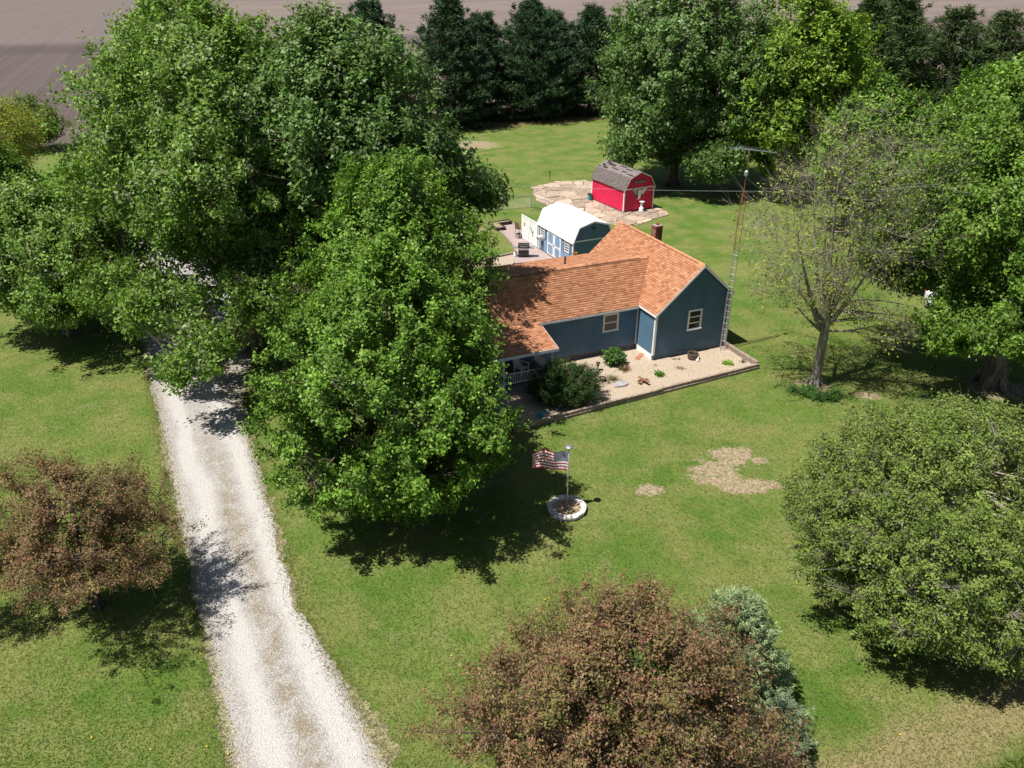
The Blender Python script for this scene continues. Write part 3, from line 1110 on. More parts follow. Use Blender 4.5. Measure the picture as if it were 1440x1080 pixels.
def worn(x, y, r):
    if x is None:
        return (0.045, 0.037, 0.035)
    c = [(.9, 1.25, .3, .12), (1.8, .5, .45, .08), (1.5, .95, .5, .1), (2.6, 1.1, .45, .1), (3.2, .55, .5, .08), (4.2, .9, .5, .1), (4.6, .3, .35, .09), (5.2, .6, .3, .2), (4.9, 1.0, .4, .1), (5.5, .25, .3, .12), (.5, .35, .5, .08), (5.3, 1.2, .3, .1)]
    return any(abs(x - a) < w_ and abs(y - b) < h_ for a, b, w_, h_ in c)


rs = shed("barn_shed", "red gambrel barn shed with worn grey shingles standing on broken concrete", (10.43, 71.71, 0.085), math.radians(27.5), 3.34, 5.5, 2.10, 3.08, .52, 3.60,
          M['red'], M['red'], M['black'], (GREY, worn), 21)
# louvre vent on its gable
lv = MB().box(1.0, 2.3, -.05, -.013, 2.58, 2.84)
lvo = lv.build("vent", M['timber_dark'], rs)
for i in range(4):
    MB().box(1.03, 2.27, -.075, -.051, 2.61 + i * .055, 2.64 + i * .055).build("louvre", M['rock'], lvo)

# eagle ornament hung on the barn's gable
RA = math.radians(27.5)


def rsw(u, v, z):
    return (10.43 + math.cos(RA) * u - math.sin(RA) * v, 71.71 + math.sin(RA) * u + math.cos(RA) * v, z)


eg = thing("wall_ornament", "white eagle ornament with spread wings hung on red barn gable", "ornament", rsw(1.62, -.045, 1.2), RA)
Mx = Matrix(((1, 0, 0, 0), (0, 0, -1, 0), (0, 1, 0, 0), (0, 0, 0, 1)))
MB().prism([(-.10, .12), (.10, .12), (.17, .40), (.13, .66), (.05, .82), (-.08, .80), (-.14, .62), (-.16, .36)], .02, .10, Mx).build("body", M['flag_white'], eg)
MB().prism([(-.08, .80), (.02, .83), (.12, .76), (.16, .68), (.06, .70), (-.06, .68)], .03, .12, Mx).build("head", M['white'], eg)
for s_, mm in ((-1, 'metal'), (1, 'flag_white')):
    wn_ = MB()
    feathers = [(.12, .60, .82, .98), (.14, .54, .74, .80), (.14, .48, .62, .62), (.14, .42, .50, .46), (.13, .36, .38, .32)]
    for (x0, z0, x1, z1) in feathers:
        wn_.prism([(s_ * x0, z0 - .05), (s_ * x1 * .96, z1 - .07), (s_ * x1, z1), (s_ * x1 * .88, z1 + .05), (s_ * x0, z0 + .09)], .015, .06, Mx)
    wn_.build("wing", M[mm], eg)
MB().prism([(-.22, -.05), (.0, -.02), (.12, .14), (-.12, .14)], .015, .07, Mx).build("tail", M['white'], eg)
for x, mm in ((-.34, 'flag_red'), (.2, 'flag_blue'), (.30, 'flag_red'), (-.24, 'flag_blue')):
    MB().prism([(x - .05, .10), (x + .05, .12), (x + .07, .40), (x - .04, .46)], .06, .085, Mx).build("ribbon", M[mm], eg)

# white urn before the barn
p = rsw(1.8, -.36, 0)
urn = thing("garden_urn", "white pedestal urn standing before red barn gable", "urn", (p[0], p[1], .085), 0)
MB().lathe([(.26, 0), (.26, .06), (.20, .09), (.22, .22), (.23, .30), (.15, .36), (.10, .42), (.10, .50)], 18).build("pedestal", M['white'], urn, True)
MB().lathe([(.10, .50), (.13, .56), (.13, .66), (.09, .70), (.10, .76), (.22, .86), (.25, .90), (.22, .90), (.16, .82)], 18).build("bowl", M['white'], urn, True)

# bin beside the barn's far corner
p = rsw(-.32, 5.35, 0)
bn = thing("rubbish_bin", "small dark bin at far corner of red barn", "bin", (p[0], p[1], .07), 0)
MB().lathe([(.17, 0), (.21, .55), (.22, .56)], 12).build("body", M['teal'], bn)
MB().lathe([(.235, .56), (.235, .61), (.10, .66)], 12).build("lid", M['black'], bn)

# blue garden shed
BA = math.radians(25.3)
BX, BY = 4.59, 56.06


def bsw(u, v, z=0.0):
    return (BX + math.cos(BA) * u - math.sin(BA) * v, BY + math.sin(BA) * u + math.cos(BA) * v, z)


bs = shed("garden_shed", "pale blue garden shed with bright white gambrel roof beside the patio", (BX, BY, .02), BA, 3.34, 5.65, 2.16, 3.2, .42, 3.54, M['blue_shed'], M['gable_shade_shutter'], M['white_roof'], None, 31)
Ms = Matrix(((0, -1, 0, -.014), (1, 0, 0, 0), (0, 0, 1, 0), (0, 0, 0, 1)))     # local x along the wall (v), y outwards (-u)
for d0 in (1.86, 2.98):
    d1 = d0 + 1.10
    do = MB().box(d0, d1, 0, .035, .10, 1.98, 0, Ms).build("door", M['white'], bs)
    for q0, q1 in ((1.10, 1.86), (.20, .96)):
        xa, xb = d0 + .17, d1 - .17
        pl = []
        for (cx_, cz_, a0) in ((xb - .14, q1 - .14, 0), (xa + .14, q1 - .14, 90), (xa + .14, q0 + .14, 180), (xb - .14, q0 + .14, 270)):
            for a in (0, 30, 60, 90):
                an = math.radians(a0 + a)
                pl.append((cx_ + .14 * math.cos(an), cz_ + .14 * math.sin(an)))
        Mp = Ms @ Matrix(((1, 0, 0, 0), (0, 0, 1, 0), (0, 1, 0, 0), (0, 0, 0, 1)))
        MB().prism(pl, .036, .048, Mp).build("panel", M['blue_shed'], do)
    hx = d1 - .07 if d0 < 2 else d0 + .07
    MB().box(hx - .02, hx + .02, .036, .07, .98, 1.10, 0, Ms).build("handle", M['black'], do)
MB().box(1.76, 4.18, .0, .03, 1.99, 2.08, 0, Ms).build("door_head", M['white'], bs)
for cx_, w_ in ((.92, .62), (4.95, .62)):
    wz0, wz1 = 1.18, 1.92
    wo = MB()
    x0, x1 = cx_ - w_ / 2, cx_ + w_ / 2
    tt = .07
    wo.box(x0 - tt, x0, 0, .045, wz0 - tt, wz1 + tt, 0, Ms).box(x1, x1 + tt, 0, .045, wz0 - tt, wz1 + tt, 0, Ms)
    wo.box(x0, x1, 0, .045, wz1, wz1 + tt, 0, Ms).box(x0, x1, 0, .045, wz0 - tt, wz0, 0, Ms)
    for i in (1, 2):
        wo.box(x0 + w_ * i / 3 - .015, x0 + w_ * i / 3 + .015, .012, .035, wz0, wz1, 0, Ms)
    for i in (1, 2, 3):
        zc = wz0 + (wz1 - wz0) * i / 4
        wo.box(x0, x1, .010, .033, zc - .015, zc + .015, 0, Ms)
    w_o = wo.build("window", M['white'], bs)
    MB().box(x0, x1, .002, .008, wz0, wz1, 0, Ms).build("pane", M['glass'], w_o)
    for sx0 in (x0 - tt - .24, x1 + tt + .03):
        if 0.05 < sx0 < 5.5:
            MB().box(sx0, sx0 + .20, 0, .03, wz0 - .07, wz1 + .07, 0, Ms).build("shutter", M['gable_shade_shutter'], bs)
acb = MB().box(4.72, 5.22, .05, .42, .96, 1.27, 0, Ms)
ac = acb.build("air_conditioner", M['white'], bs)
MB().box(4.76, 5.18, .425, .435, 1.0, 1.23, 0, Ms).build("grille", M['metal'], ac)
MB().box(4.82, 5.12, 0, .03, .48, .82, 0, Ms).build("wall_hatch", M['black'], bs)
MB().box(1.50, 1.85, -.032, -.014, 2.95, 3.15).build("gable_vent", M['black'], bs)

# white privacy screen in line with the shed wall
sc = thing("privacy_screen", "white solid privacy screen panel joined to shed wall by patio", "screen", bsw(0, 5.86, .02), BA)
for i in range(3):
    a, b = .02 + i * .98, .02 + (i + 1) * .98 - .006
    MB().box(-.02, .02, a, b, .04, 2.0).build("panel", M['white'], sc)
for y in (.0, 1.0, 2.0, 2.98):
    MB().box(.022, .10, y - .0, y + .08, 0, 1.98).build("post", M['white'], sc)
MB().box(-.04, .04, .0, 3.0, 2.002, 2.05).build("cap_rail", M['white'], sc)


def orn(name, label, v, z, polys, cat="ornament"):
    o = thing(name, label, cat, bsw(-.022, v, z), BA)
    Mo = Matrix(((0, 0, -1, 0), (1, 0, 0, 0), (0, 1, 0, 0), (0, 0, 0, 1)))
    for nm, pl, mat in polys:
        MB().prism(pl, .002, .03, Mo).build(nm, M[mat], o)
    return o


orn("wall_bird", "teal hummingbird ornament hung on white privacy screen", 6.75, .95,
    [("body", [(-.05, 0), (.12, .08), (.24, .30), (.16, .34), (.02, .20)], 'teal'), ("wing", [(.10, .22), (.38, .42), (.34, .52), (.08, .36)], 'teal'), ("tail", [(-.05, 0), (.04, .02), (-.04, -.24), (-.14, -.20)], 'metal'),
     ("wing", [(.0, .16), (-.18, .30), (-.20, .22), (-.02, .08)], 'metal')])
orn("wall_plaque", "small round bronze plaque on upper part of privacy screen", 8.25, 1.28, [("disc", [(.10 * math.cos(a * .628), .15 + .13 * math.sin(a * .628)) for a in range(10)], 'tan'), ("tail", [(-.04, 0), (.04, 0), (.02, -.08), (-.02, -.08)], 'brown')])
# hanging flower basket at the shed corner
hb = thing("flower_basket", "hanging basket of orange flowers on bracket at shed corner", "flower basket", bsw(-.05, -.32, 1.25), BA)
MB().lathe([(.08, 0), (.17, .08), (.19, .18), (.15, .18)], 14).build("basket", M['barrel'], hb)
MB().tube([(0, 0, .16), (0, .02, .58), (0, .15, .66), (0, .30, .66)], .008, 6).build("bracket", M['black'], hb)


# generic tuft of leaf blades
def blades(name, n, length, width, droop, mat, cols, parent=None, spread=0.1, seed=1, lift=0.6, leafy=False):
    r = np.random.default_rng(seed)
    az = r.uniform(0, 2 * np.pi, n)
    L = length * r.uniform(.6, 1.15, n)
    el = np.clip(r.normal(lift, .28, n), .05, 1.45)
    b0 = np.stack([r.normal(0, spread, n), r.normal(0, spread, n), np.zeros(n)], 1)
    d = np.stack([np.cos(az) * np.cos(el), np.sin(az) * np.cos(el), np.sin(el)], 1)
    side = np.stack([-np.sin(az), np.cos(az), np.zeros(n)], 1)
    w = width * r.uniform(.7, 1.2, n)
    m1 = b0 + d * (L * .55)[:, None]
    tip = b0 + d * L[:, None] - np.array([0, 0, 1]) * (droop * L)[:, None]
    tip[:, 2] = np.maximum(tip[:, 2], .012)
    V = np.stack([b0 - side * (w * .25)[:, None], b0 + side * (w * .25)[:, None], m1 + side * (w * .5)[:, None], m1 - side * (w * .5)[:, None], tip + side * (w * .08)[:, None], tip - side * (w * .08)[:, None]], 1).reshape(-1, 3)
    i = np.arange(n)[:, None] * 6
    Q = np.concatenate([i + np.array([[0, 1, 2, 3]]), i + np.array([[3, 2, 4, 5]])])
    c = np.array(cols)[r.integers(len(cols), size=n)] * r.uniform(.75, 1.25, (n, 1))
    C4 = np.repeat(np.concatenate([c, np.ones((n, 1))], 1), 6, axis=0)
    return np_mesh(name, V, Q, mat, parent, C4)


bl = blades("flowers", 90, .16, .05, .3, M['leaf'], [(.08, .15, .03), (.55, .18, .03), (.6, .3, .05)], hb, .08, 3, .7)
bl.location = (0, 0, .17)

# ------------------------------------------------------------------ trees
def tubes_np(P0, P1, R0, R1, k):
    P0, P1 = np.asarray(P0, float), np.asarray(P1, float)
    d = P1 - P0
    L = np.linalg.norm(d, axis=1, keepdims=True) + 1e-9
    d = d / L
    ref = np.where(np.abs(d[:, 2:3]) > .9, np.array([[1., 0, 0]]), np.array([[0, 0, 1.]]))
    a = np.cross(d, ref)
    a /= np.linalg.norm(a, axis=1, keepdims=True) + 1e-9
    b = np.cross(d, a)
    an = np.linspace(0, 2 * np.pi, k, endpoint=False)
    ring = a[:, None, :] * np.cos(an)[None, :, None] + b[:, None, :] * np.sin(an)[None, :, None]
    V0 = P0[:, None, :] + ring * np.asarray(R0)[:, None, None]
    V1 = P1[:, None, :] + ring * np.asarray(R1)[:, None, None]
    V = np.concatenate([V0, V1], 1).reshape(-1, 3)
    n = len(P0)
    base = np.arange(n)[:, None] * (2 * k)
    qs = []
    for j in range(k):
        j2 = (j + 1) % k
        qs.append(np.concatenate([base + j, base + j2, base + k + j2, base + k + j], 1))
    return V, np.concatenate(qs)


class Wood:
    def __init__(s):
        s.seg = {3: [], 4: [], 8: []}

    def curve(s, p0, p1, c, r0, r1, n, k):
        p0, p1, c = np.array(p0), np.array(p1), np.array(c)
        t_ = np.linspace(0, 1, n + 1)[:, None]
        P = (1 - t_) ** 2 * p0 + 2 * t_ * (1 - t_) * c + t_ ** 2 * p1
        R = r0 + (r1 - r0) * t_[:, 0]
        for i in range(n):
            s.seg[k].append((P[i], P[i + 1], R[i], R[i + 1]))
        return P

    def build(s, name, mat, parent, keys):
        Vs, Qs, off = [], [], 0
        for k in keys:
            if not s.seg[k]:
                continue
            A = s.seg[k]
            V, Q = tubes_np([a[0] for a in A], [a[1] for a in A], [a[2] for a in A], [a[3] for a in A], k)
            Vs.append(V)
            Qs.append(Q + off)
            off += len(V)
        if not Vs:
            return None
        return np_mesh(name, np.concatenate(Vs), np.concatenate(Qs), mat, parent, smooth=True)


def leaves_np(pos, outward, size, cols, r, up=0.5, outw=0.55, rnd=0.9, aspect=0.75, fold=0.18):
    n = len(pos)
    nr = outward * outw + np.array([0, 0, up]) + r.normal(0, rnd, (n, 3)) * .6
    nr /= np.linalg.norm(nr, axis=1, keepdims=True)
    t_ = r.normal(0, 1, (n, 3))
    t_ -= (t_ * nr).sum(1, keepdims=True) * nr
    t_ /= np.linalg.norm(t_, axis=1, keepdims=True) + 1e-9
    b = np.cross(nr, t_)
    L = (size * r.uniform(.6, 1.3, n))[:, None]
    w = L * aspect
    V = np.stack([pos - t_ * L * .45 - b * w * .5, pos - t_ * L * .4 + b * w * .5, pos + t_ * L * .55 - nr * L * fold], 1).reshape(-1, 3)
    Q = np.arange(n * 3).reshape(n, 3)
    C4 = np.repeat(np.concatenate([cols, np.ones((n, 1))], 1), 3, axis=0)
    return V, Q, C4


def profile_fn(wide, q):
    p_ = math.log(.5) / math.log(wide)
    return lambda t_: np.sin(np.pi * np.clip(t_, 0, 1) ** p_) ** q


def tree(name, label, cat, base, H, R, zb, palette, seed=1, wide=.36, q=.65, lobes=34, lump=.30, clusters=1500, per=40, size=.2, rc=.34, trunk=.32, split=.22,
         bark='bark', leafm='leaf', inner=.55, group=None, aspect=.75, extra=None, twig=.012, thin=0.0, prim=13, sub=7, stretch=(1, 1), twigs_extra=0, cvar=.23, up=.5, lean=(0, 0), wild=.22, shoots=.13, reach=.16, holes=26, fork=None, hole=.035):
    r = np.random.default_rng(seed)
    root = thing(name, label, cat, (base[0], base[1], 0), 0, group)
    prof = profile_fn(wide, q)
    dirs = r.normal(0, 1, (lobes, 3))
    dirs[:, 2] = np.abs(dirs[:, 2]) * .9 - .25
    dirs /= np.linalg.norm(dirs, axis=1, keepdims=True)
    amp = r.uniform(.5, 1.0, lobes)
    sg = 0.30

    def factor(d):
        dist = ((d[:, None, :] - dirs[None]) ** 2).sum(2)
        return 1 - lump + lump * 1.25 * np.max(amp * np.exp(-dist / sg ** 2), axis=1)

    n0 = clusters * 4
    t_ = r.uniform(0, 1, n0)
    keep = r.uniform(0, 1, n0) < prof(t_) ** 1.2 + .06
    t_ = t_[keep]
    az = r.uniform(0, 2 * np.pi, len(t_))
    rho = 1 - inner * r.uniform(0, 1, len(t_)) ** 1.5
    zc = (t_ - wide)
    dd = np.stack([np.cos(az) * prof(t_), np.sin(az) * prof(t_), zc * 1.6], 1)
    dn = dd / (np.linalg.norm(dd, axis=1, keepdims=True) + 1e-6)
    fac = factor(dn)
    ph = r.uniform(0, 6.28, 4)
    fac = fac * (1 + wild * (.5 * np.sin(2 * az + ph[0] + 1.5 * t_) + .35 * np.sin(3 * az + ph[1] - 3 * t_) + .3 * np.sin(5 * az + ph[2] + 6 * t_)))
    shoot = r.uniform(0, 1, len(t_)) < shoots
    rho = np.where(shoot, r.uniform(1.0, 1.0 + reach, len(t_)), rho)
    rad = R * prof(t_) * rho * fac
    zmid = zb + (H - zb) * wide
    zz_ = zb + (H - zb) * t_
    zz_ = zmid + (zz_ - zmid) * (0.55 + .45 * fac * 1.0) * np.where(zz_ > zmid, 1.03, 1.0)
    C = np.stack([np.cos(az) * rad * stretch[0], np.sin(az) * rad * stretch[1], zz_], 1)
    C[:, 0] += lean[0] * (zz_ / H)
    C[:, 1] += lean[1] * (zz_ / H)
    # gaps between the limbs
    hol = r.normal(0, 1, (holes, 3))
    hol /= np.linalg.norm(hol, axis=1, keepdims=True)
    hd_ = ((dn[:, None, :] - hol[None]) ** 2).sum(2).min(1) if holes else np.full(len(dn), 9.)
    kp = (hd_ > hole) | (rho < .62) | (r.uniform(0, 1, len(dn)) < .12)
    C, dn = C[kp], dn[kp]
    shoot = shoot[kp][:clusters]
    C = C[:clusters]
    dn = dn[:clusters]
    csz0 = np.where(shoot, .75, 1.0)
    if extra is not None:
        ex = []
        for (x, y, z, a, b, c, n) in extra:
            g = r.normal(0, 1, (n, 3))
            g /= np.linalg.norm(g, axis=1, keepdims=True)
            g *= r.uniform(.3, 1, (n, 1)) ** .6
            ex.append(np.array([x, y, z]) + g * np.array([a, b, c]))
        ex = np.concatenate(ex)
        C = np.concatenate([C, ex])
        e2 = ex - np.array([0, 0, zmid])
        dn = np.concatenate([dn, e2 / np.linalg.norm(e2, axis=1, keepdims=True)])
    C[:, 2] = np.maximum(C[:, 2], .25)
    # --- wood
    W = Wood()
    zs = zb + (H - zb) * split
    ztop = zb + (H - zb) * .72
    if fork:
        ztop = fork
    wob = r.normal(0, .25, 2) * (.4 if fork else 1)
    top = np.array([lean[0] * .7 + wob[0], lean[1] * .7 + wob[1], ztop])
    TP = W.curve((0, 0, -.05), top, np.array([wob[0] * -.3, wob[1] * -.3, ztop * .5]), trunk, trunk * (.75 if fork else .22), 9, 8)
    # root flare
    for i in range(5):
        a = 2 * math.pi * i / 5 + r.uniform(-.3, .3)
        W.curve((math.cos(a) * trunk * 1.9, math.sin(a) * trunk * 1.9, -.06), (math.cos(a) * trunk * .35, math.sin(a) * trunk * .35, trunk * 2.6), (math.cos(a) * trunk * .8, math.sin(a) * trunk * .8, trunk * .5), trunk * .25, trunk * .5, 3, 8)
    pi_ = r.choice(len(C), min(prim, len(C)), replace=False)
    PA = C[pi_] * np.array([.62, .62, 1]) + np.array([0, 0, -.04 * H])
    PA[:, 2] = np.maximum(PA[:, 2], zb + .3)
    Psamples, Prad = [], []
    for a in PA:
        hd = math.hypot(a[0], a[1])
        z0 = float(np.clip(a[2] - hd * .75, min(zs * .8, zb + .6), ztop * .92))
        if fork:
            z0 = float(fork * r.uniform(.72, .98))
        f = z0 / ztop
        st = np.array([np.interp(f, np.linspace(0, 1, len(TP)), TP[:, j]) for j in range(3)])
        r0 = trunk * (1 - f * .75) * .55
        if fork:
            r0 = trunk * r.uniform(.32, .6)
        c_ = (st + a) / 2 + np.array([(a[0] - st[0]) * .15, (a[1] - st[1]) * .15, -.06 * hd + .25])
        if fork:
            c_ = st + (a - st) * np.array([.55, .55, .38])
        P_ = W.curve(st, a, c_, r0, r0 * (.16 if fork else .35), 6, 8)
        for i in range(2, 7):
            Psamples.append(P_[i])
            Prad.append(r0 * (1 - (.84 if fork else .65) * i / 6))
    for i in range(5, 10):
        Psamples.append(TP[i])
        Prad.append(trunk * .35)
    Psamples, Prad = np.array(Psamples), np.array(Prad)
    ns = prim * sub
    si_ = r.choice(len(C), min(ns, len(C)), replace=False)
    SA = C[si_] - dn[si_] * (R * .13)
    Ssamples, Srad = [], []
    for a in SA:
        dist = np.linalg.norm(Psamples - a, axis=1) + 1.2 * np.maximum(0, Psamples[:, 2] - a[2])
        j = int(np.argmin(dist))
        st = Psamples[j]
        r0 = max(Prad[j] * .6, twig * 1.5)
        c_ = (st + a) / 2 + r.normal(0, .12, 3) + np.array([0, 0, .15])
        P_ = W.curve(st, a, c_, r0, max(r0 * .3, twig), 4, 4)
        for i in range(1, 5):
            Ssamples.append(P_[i])
            Srad.append(max(r0 * (1 - .7 * i / 4), twig))
    Ssamples, Srad = np.array(Ssamples), np.array(Srad)
    org = np.zeros_like(C)
    for s0 in range(0, len(C), 500):
        ch_ = C[s0:s0 + 500]
        D_ = ((ch_[:, None, :] - Ssamples[None]) ** 2).sum(2)
        j = D_.argmin(1)
        org[s0:s0 + 500] = Ssamples[j]
    mid_ = (org + C) / 2 + r.normal(0, .06, C.shape)
    for i in range(len(C)):
        if base[1] > 32 and not fork:
            W.seg[3].append((org[i], C[i], twig, twig * .35))
            continue
        W.seg[3].append((org[i], mid_[i], twig, twig * .8))
        W.seg[3].append((mid_[i], C[i], twig * .8, twig * .35))
    for e in range(twigs_extra):
        tip = C + r.normal(0, rc * .9, C.shape) + (C - org) * .25 + (np.array([0, 0, rc * .9]) if fork else 0)
        s_ = mid_ + (C - mid_) * r.uniform(0, 1, (len(C), 1))
        for i in range(len(C)):
            W.seg[3].append((s_[i], tip[i], twig * .6, twig * .25))
    W.build("trunk", M[bark], root, (8,))
    W.build("branches", M[bark], root, (4, 3))
    # --- leaves
    use = C
    od, oo = dn, org
    per, size = (int(per * 1.5), size * .84) if base[1] < 40 else (int(per * 1.28), size * .90)
    n = len(use)
    ax = use - oo
    ax /= np.linalg.norm(ax, axis=1, keepdims=True) + 1e-6
    ax = ax * .6 + np.array([0, 0, .5]) + od * .3
    ax /= np.linalg.norm(ax, axis=1, keepdims=True)
    idx = np.repeat(np.arange(n), per)
    csz = r.uniform(.65, 1.35, n)[idx][:, None]
    pos = use[idx] + ax[idx] * r.uniform(-.9, .8, (len(idx), 1)) * rc * csz + r.normal(0, .42, (len(idx), 3)) * rc * csz
    pal = np.array([p_[0:3] for p_ in palette])
    wt = np.array([p_[3] if len(p_) > 3 else 1 for p_ in palette], float)
    wt /= wt.sum()
    # sprays share a tone, leaves vary within it
    pick = r.choice(len(pal), n, p=wt)[idx]
    own = r.choice(len(pal), len(idx), p=wt)
    pick = np.where(r.uniform(0, 1, len(idx)) < .45, own, pick)
    col = pal[pick] * (r.uniform(1 - cvar, 1 + cvar, n)[idx] * r.uniform(1 - cvar, 1 + cvar, len(idx)))[:, None]
    pos[:, 2] = np.maximum(pos[:, 2], .08)
    V, Q, C4 = leaves_np(pos, od[idx], size, col, r, aspect=aspect, up=up)
    np_mesh("crown", V, Q, M[leafm], root, C4)
    return root


MAPLE = [(.110, .215, .022), (.140, .255, .030), (.085, .170, .018), (.175, .285, .048), (.068, .140, .016)]
SILVER = [(.120, .215, .028), (.150, .250, .038), (.092, .175, .024), (.185, .275, .060), (.18, .225, .100, .5)]
SILVER2 = [(.098, .180, .042), (.125, .208, .052), (.076, .145, .032), (.170, .225, .105, .6)]
YELLOWG = [(.165, .262, .026), (.195, .290, .034), (.130, .215, .022), (.10, .178, .020)]
DEEP = [(.100, .188, .022), (.132, .228, .032), (.078, .148, .018), (.165, .260, .044)]
OLIVE = [(.155, .210, .042), (.125, .180, .034), (.190, .240, .060), (.095, .145, .027)]
PURPLE = [(.200, .124, .064), (.150, .088, .048), (.250, .165, .090), (.190, .148, .054), (.140, .145, .042), (.22, .100, .070, .6)]
BUDS = [(.21, .26, .045), (.25, .29, .06), (.17, .22, .04)]
WILLOW = [(.24, .27, .028), (.19, .235, .026), (.27, .29, .045)]

tree("maple_tree", "bright green maple with crown reaching the lawn beside flagpole shadow", "tree", (-4.55, 26.6), 12.2, 5.15, .2, MAPLE, 11, .36, .62, 40, .34, 2200, 56, .155, .30, .30, inner=.5, wild=.18)
tree("maple_tree", "bright green maple standing at the porch end of the blue house", "tree", (-5.3, 33.8), 13.4, 4.8, 1.2, MAPLE, 12, .46, .5, 34, .36, 1500, 48, .17, .33, .28, inner=.55, wild=.2)
tree("silver_maple", "tall spreading silver maple with branches hanging over the gravel drive", "tree", (-15.4, 42.4), 19.6, 7.6, 3.2, SILVER, 13, .45, .6, 46, .40, 2600, 46, .22, .50, .55, .3, inner=.6, reach=.25, shoots=.18,
     extra=[(-2.2, -6.2, 5.2, 2.4, 2.0, 1.5, 95), (-5.6, -3.0, 4.8, 3.0, 2.6, 1.9, 170), (2.6, -6.0, 5.4, 2.4, 2.2, 1.8, 80), (-8.0, 3.0, 9.0, 3.0, 2.8, 2.4, 150), (-.2, -9.4, 3.4, 1.8, 1.3, .8, 40), (.8, -8.0, 4.2, 1.6, 1.4, .8, 36)])
tree("silver_maple", "grey-green silver maple with a long limb reaching over the house roof", "tree", (-8.9, 41.3), 18.8, 5.9, 3.6, SILVER2, 14, .48, .6, 44, .40, 2300, 38, .24, .48, .5, .3, inner=.6, reach=.22, shoots=.16,
     extra=[(5.4, -1.6, 11.2, 2.0, 1.6, 2.0, 130), (7.2, .2, 9.6, 1.5, 1.2, 1.2, 80), (4.8, .5, 8.0, 2.0, 1.8, 1.4, 100), (-3.5, -2.0, 6.0, 2.6, 2.2, 2.0, 130)])
tree("silver_maple", "silver maple standing beyond the rounded lawn tree before the garage", "tree", (-22.0, 56.5), 20.2, 6.9, 2.6, SILVER, 31, .45, .6, 40, .38, 1500, 34, .30, .6, .45, .3, inner=.6, reach=.22)
tree("broadleaf_tree", "rounded medium tree with low crown shading the lawn left of the drive", "tree", (-27.6, 44.2), 9.6, 5.8, .9, SILVER, 15, .4, .55, 34, .38, 1500, 40, .21, .42, .26, inner=.6)
tree("broadleaf_tree", "smaller green tree tucked between drive edge and rounded lawn tree", "tree", (-28.5, 50.0), 9.6, 4.2, 1.0, MAPLE, 16, .42, .6, 26, .36, 750, 34, .24, .42, .2, inner=.6)
tree("broadleaf_tree", "dark tree standing behind the rounded lawn tree near willow", "tree", (-38.0, 57.0), 9.5, 4.2, 1.0, DEEP, 17, .42, .6, 26, .36, 700, 30, .30, .5, .24, inner=.6)
tree("willow_tree", "yellow-green willow with fine drooping leaves near the field edge", "tree", (-52.5, 80.0), 10.2, 6.2, .8, WILLOW, 18, .45, .55, 30, .36, 1000, 30, .26, .6, .3, leafm='leaf_matte', aspect=.4, inner=.6)
tree("field_shrub", "loose pale shrub at the edge of the tilled field", "shrub", (-60.0, 101.0), 6.5, 4.2, .4, OLIVE, 19, .45, .6, 24, .4, 420, 24, .28, .55, .14, leafm='leaf_matte', inner=.6)
tree("broadleaf_tree", "big dark green tree with thick trunk right of the sparse tree", "tree", (26.2, 37.5), 16.2, 6.9, 3.0, DEEP, 20, .42, .58, 42, .38, 1900, 46, .215, .42, .58, .28, inner=.55, bark='bark',
     extra=[(-4.4, -2.2, 4.4, 1.7, 1.6, 1.3, 100), (-2.5, -4.8, 5.4, 2.2, 1.8, 1.6, 90), (-5.2, 2.0, 7.0, 2.2, 2.4, 2.2, 150), (-4.0, 5.0, 6.0, 2.6, 2.2, 2.0, 120)])
tree("broadleaf_tree", "deep green tree standing behind the parked white car", "tree", (33.0, 52.5), 15.2, 6.6, 3.0, DEEP, 21, .42, .58, 40, .36, 1600, 36, .29, .52, .42, .28, inner=.55, bark='bark_dark', extra=[(-5.0, -2.0, 5.2, 2.2, 2.0, 1.4, 110)])
tree("broadleaf_tree", "bright young-leaved tree closing the gap behind the parked car", "tree", (41.0, 66.0), 14.5, 7.0, 2.0, MAPLE, 22, .42, .6, 34, .34, 1000, 32, .34, .6, .35, inner=.6, bark='bark_dark')
tree("broadleaf_tree", "green tree seen through the twigs of the sparse tree", "tree", (30.5, 66.0), 12.6, 5.4, .8, MAPLE, 32, .42, .6, 34, .36, 1000, 32, .32, .55, .3, inner=.6, bark='bark_dark')
tree("silver_maple", "large dark silver maple towering behind the red barn shed", "tree", (17.0, 82.5), 20.5, 9.2, 1.2, SILVER2, 23, .44, .58, 44, .38, 2300, 36, .33, .62, .5, .3, inner=.55, bark='bark_dark', extra=[(-5.5, -4, 5, 2.6, 2.4, 1.8, 120), (2.5, -6.5, 3.8, 3.0, 2.4, 1.8, 120)])
tree("broadleaf_tree", "yellow-green tree next to the dark silver maple behind barn", "tree", (27.4, 79.0), 20.0, 6.8, .8, YELLOWG, 24, .40, .6, 40, .40, 1800, 34, .34, .60, .4, .2, inner=.6, bark='bark_dark')
tree("sparse_tree", "sparse grey-twigged tree just coming into leaf on the lawn", "tree", (16.55, 37.5), 14.9, 5.4, 2.6, BUDS, 25, .5, .62, 30, .38, 1250, 6, .15, .38, .29, .12, bark='bark_twig', leafm='leaf_matte', inner=.85, twig=.009, prim=12, sub=13, twigs_extra=4, aspect=.65, fork=4.2, wild=.3,
     extra=[(2.8, -1.2, 3.9, 2.0, 1.6, 1.1, 100), (-3.0, .6, 5.2, 1.6, 1.5, 1.4, 60)])
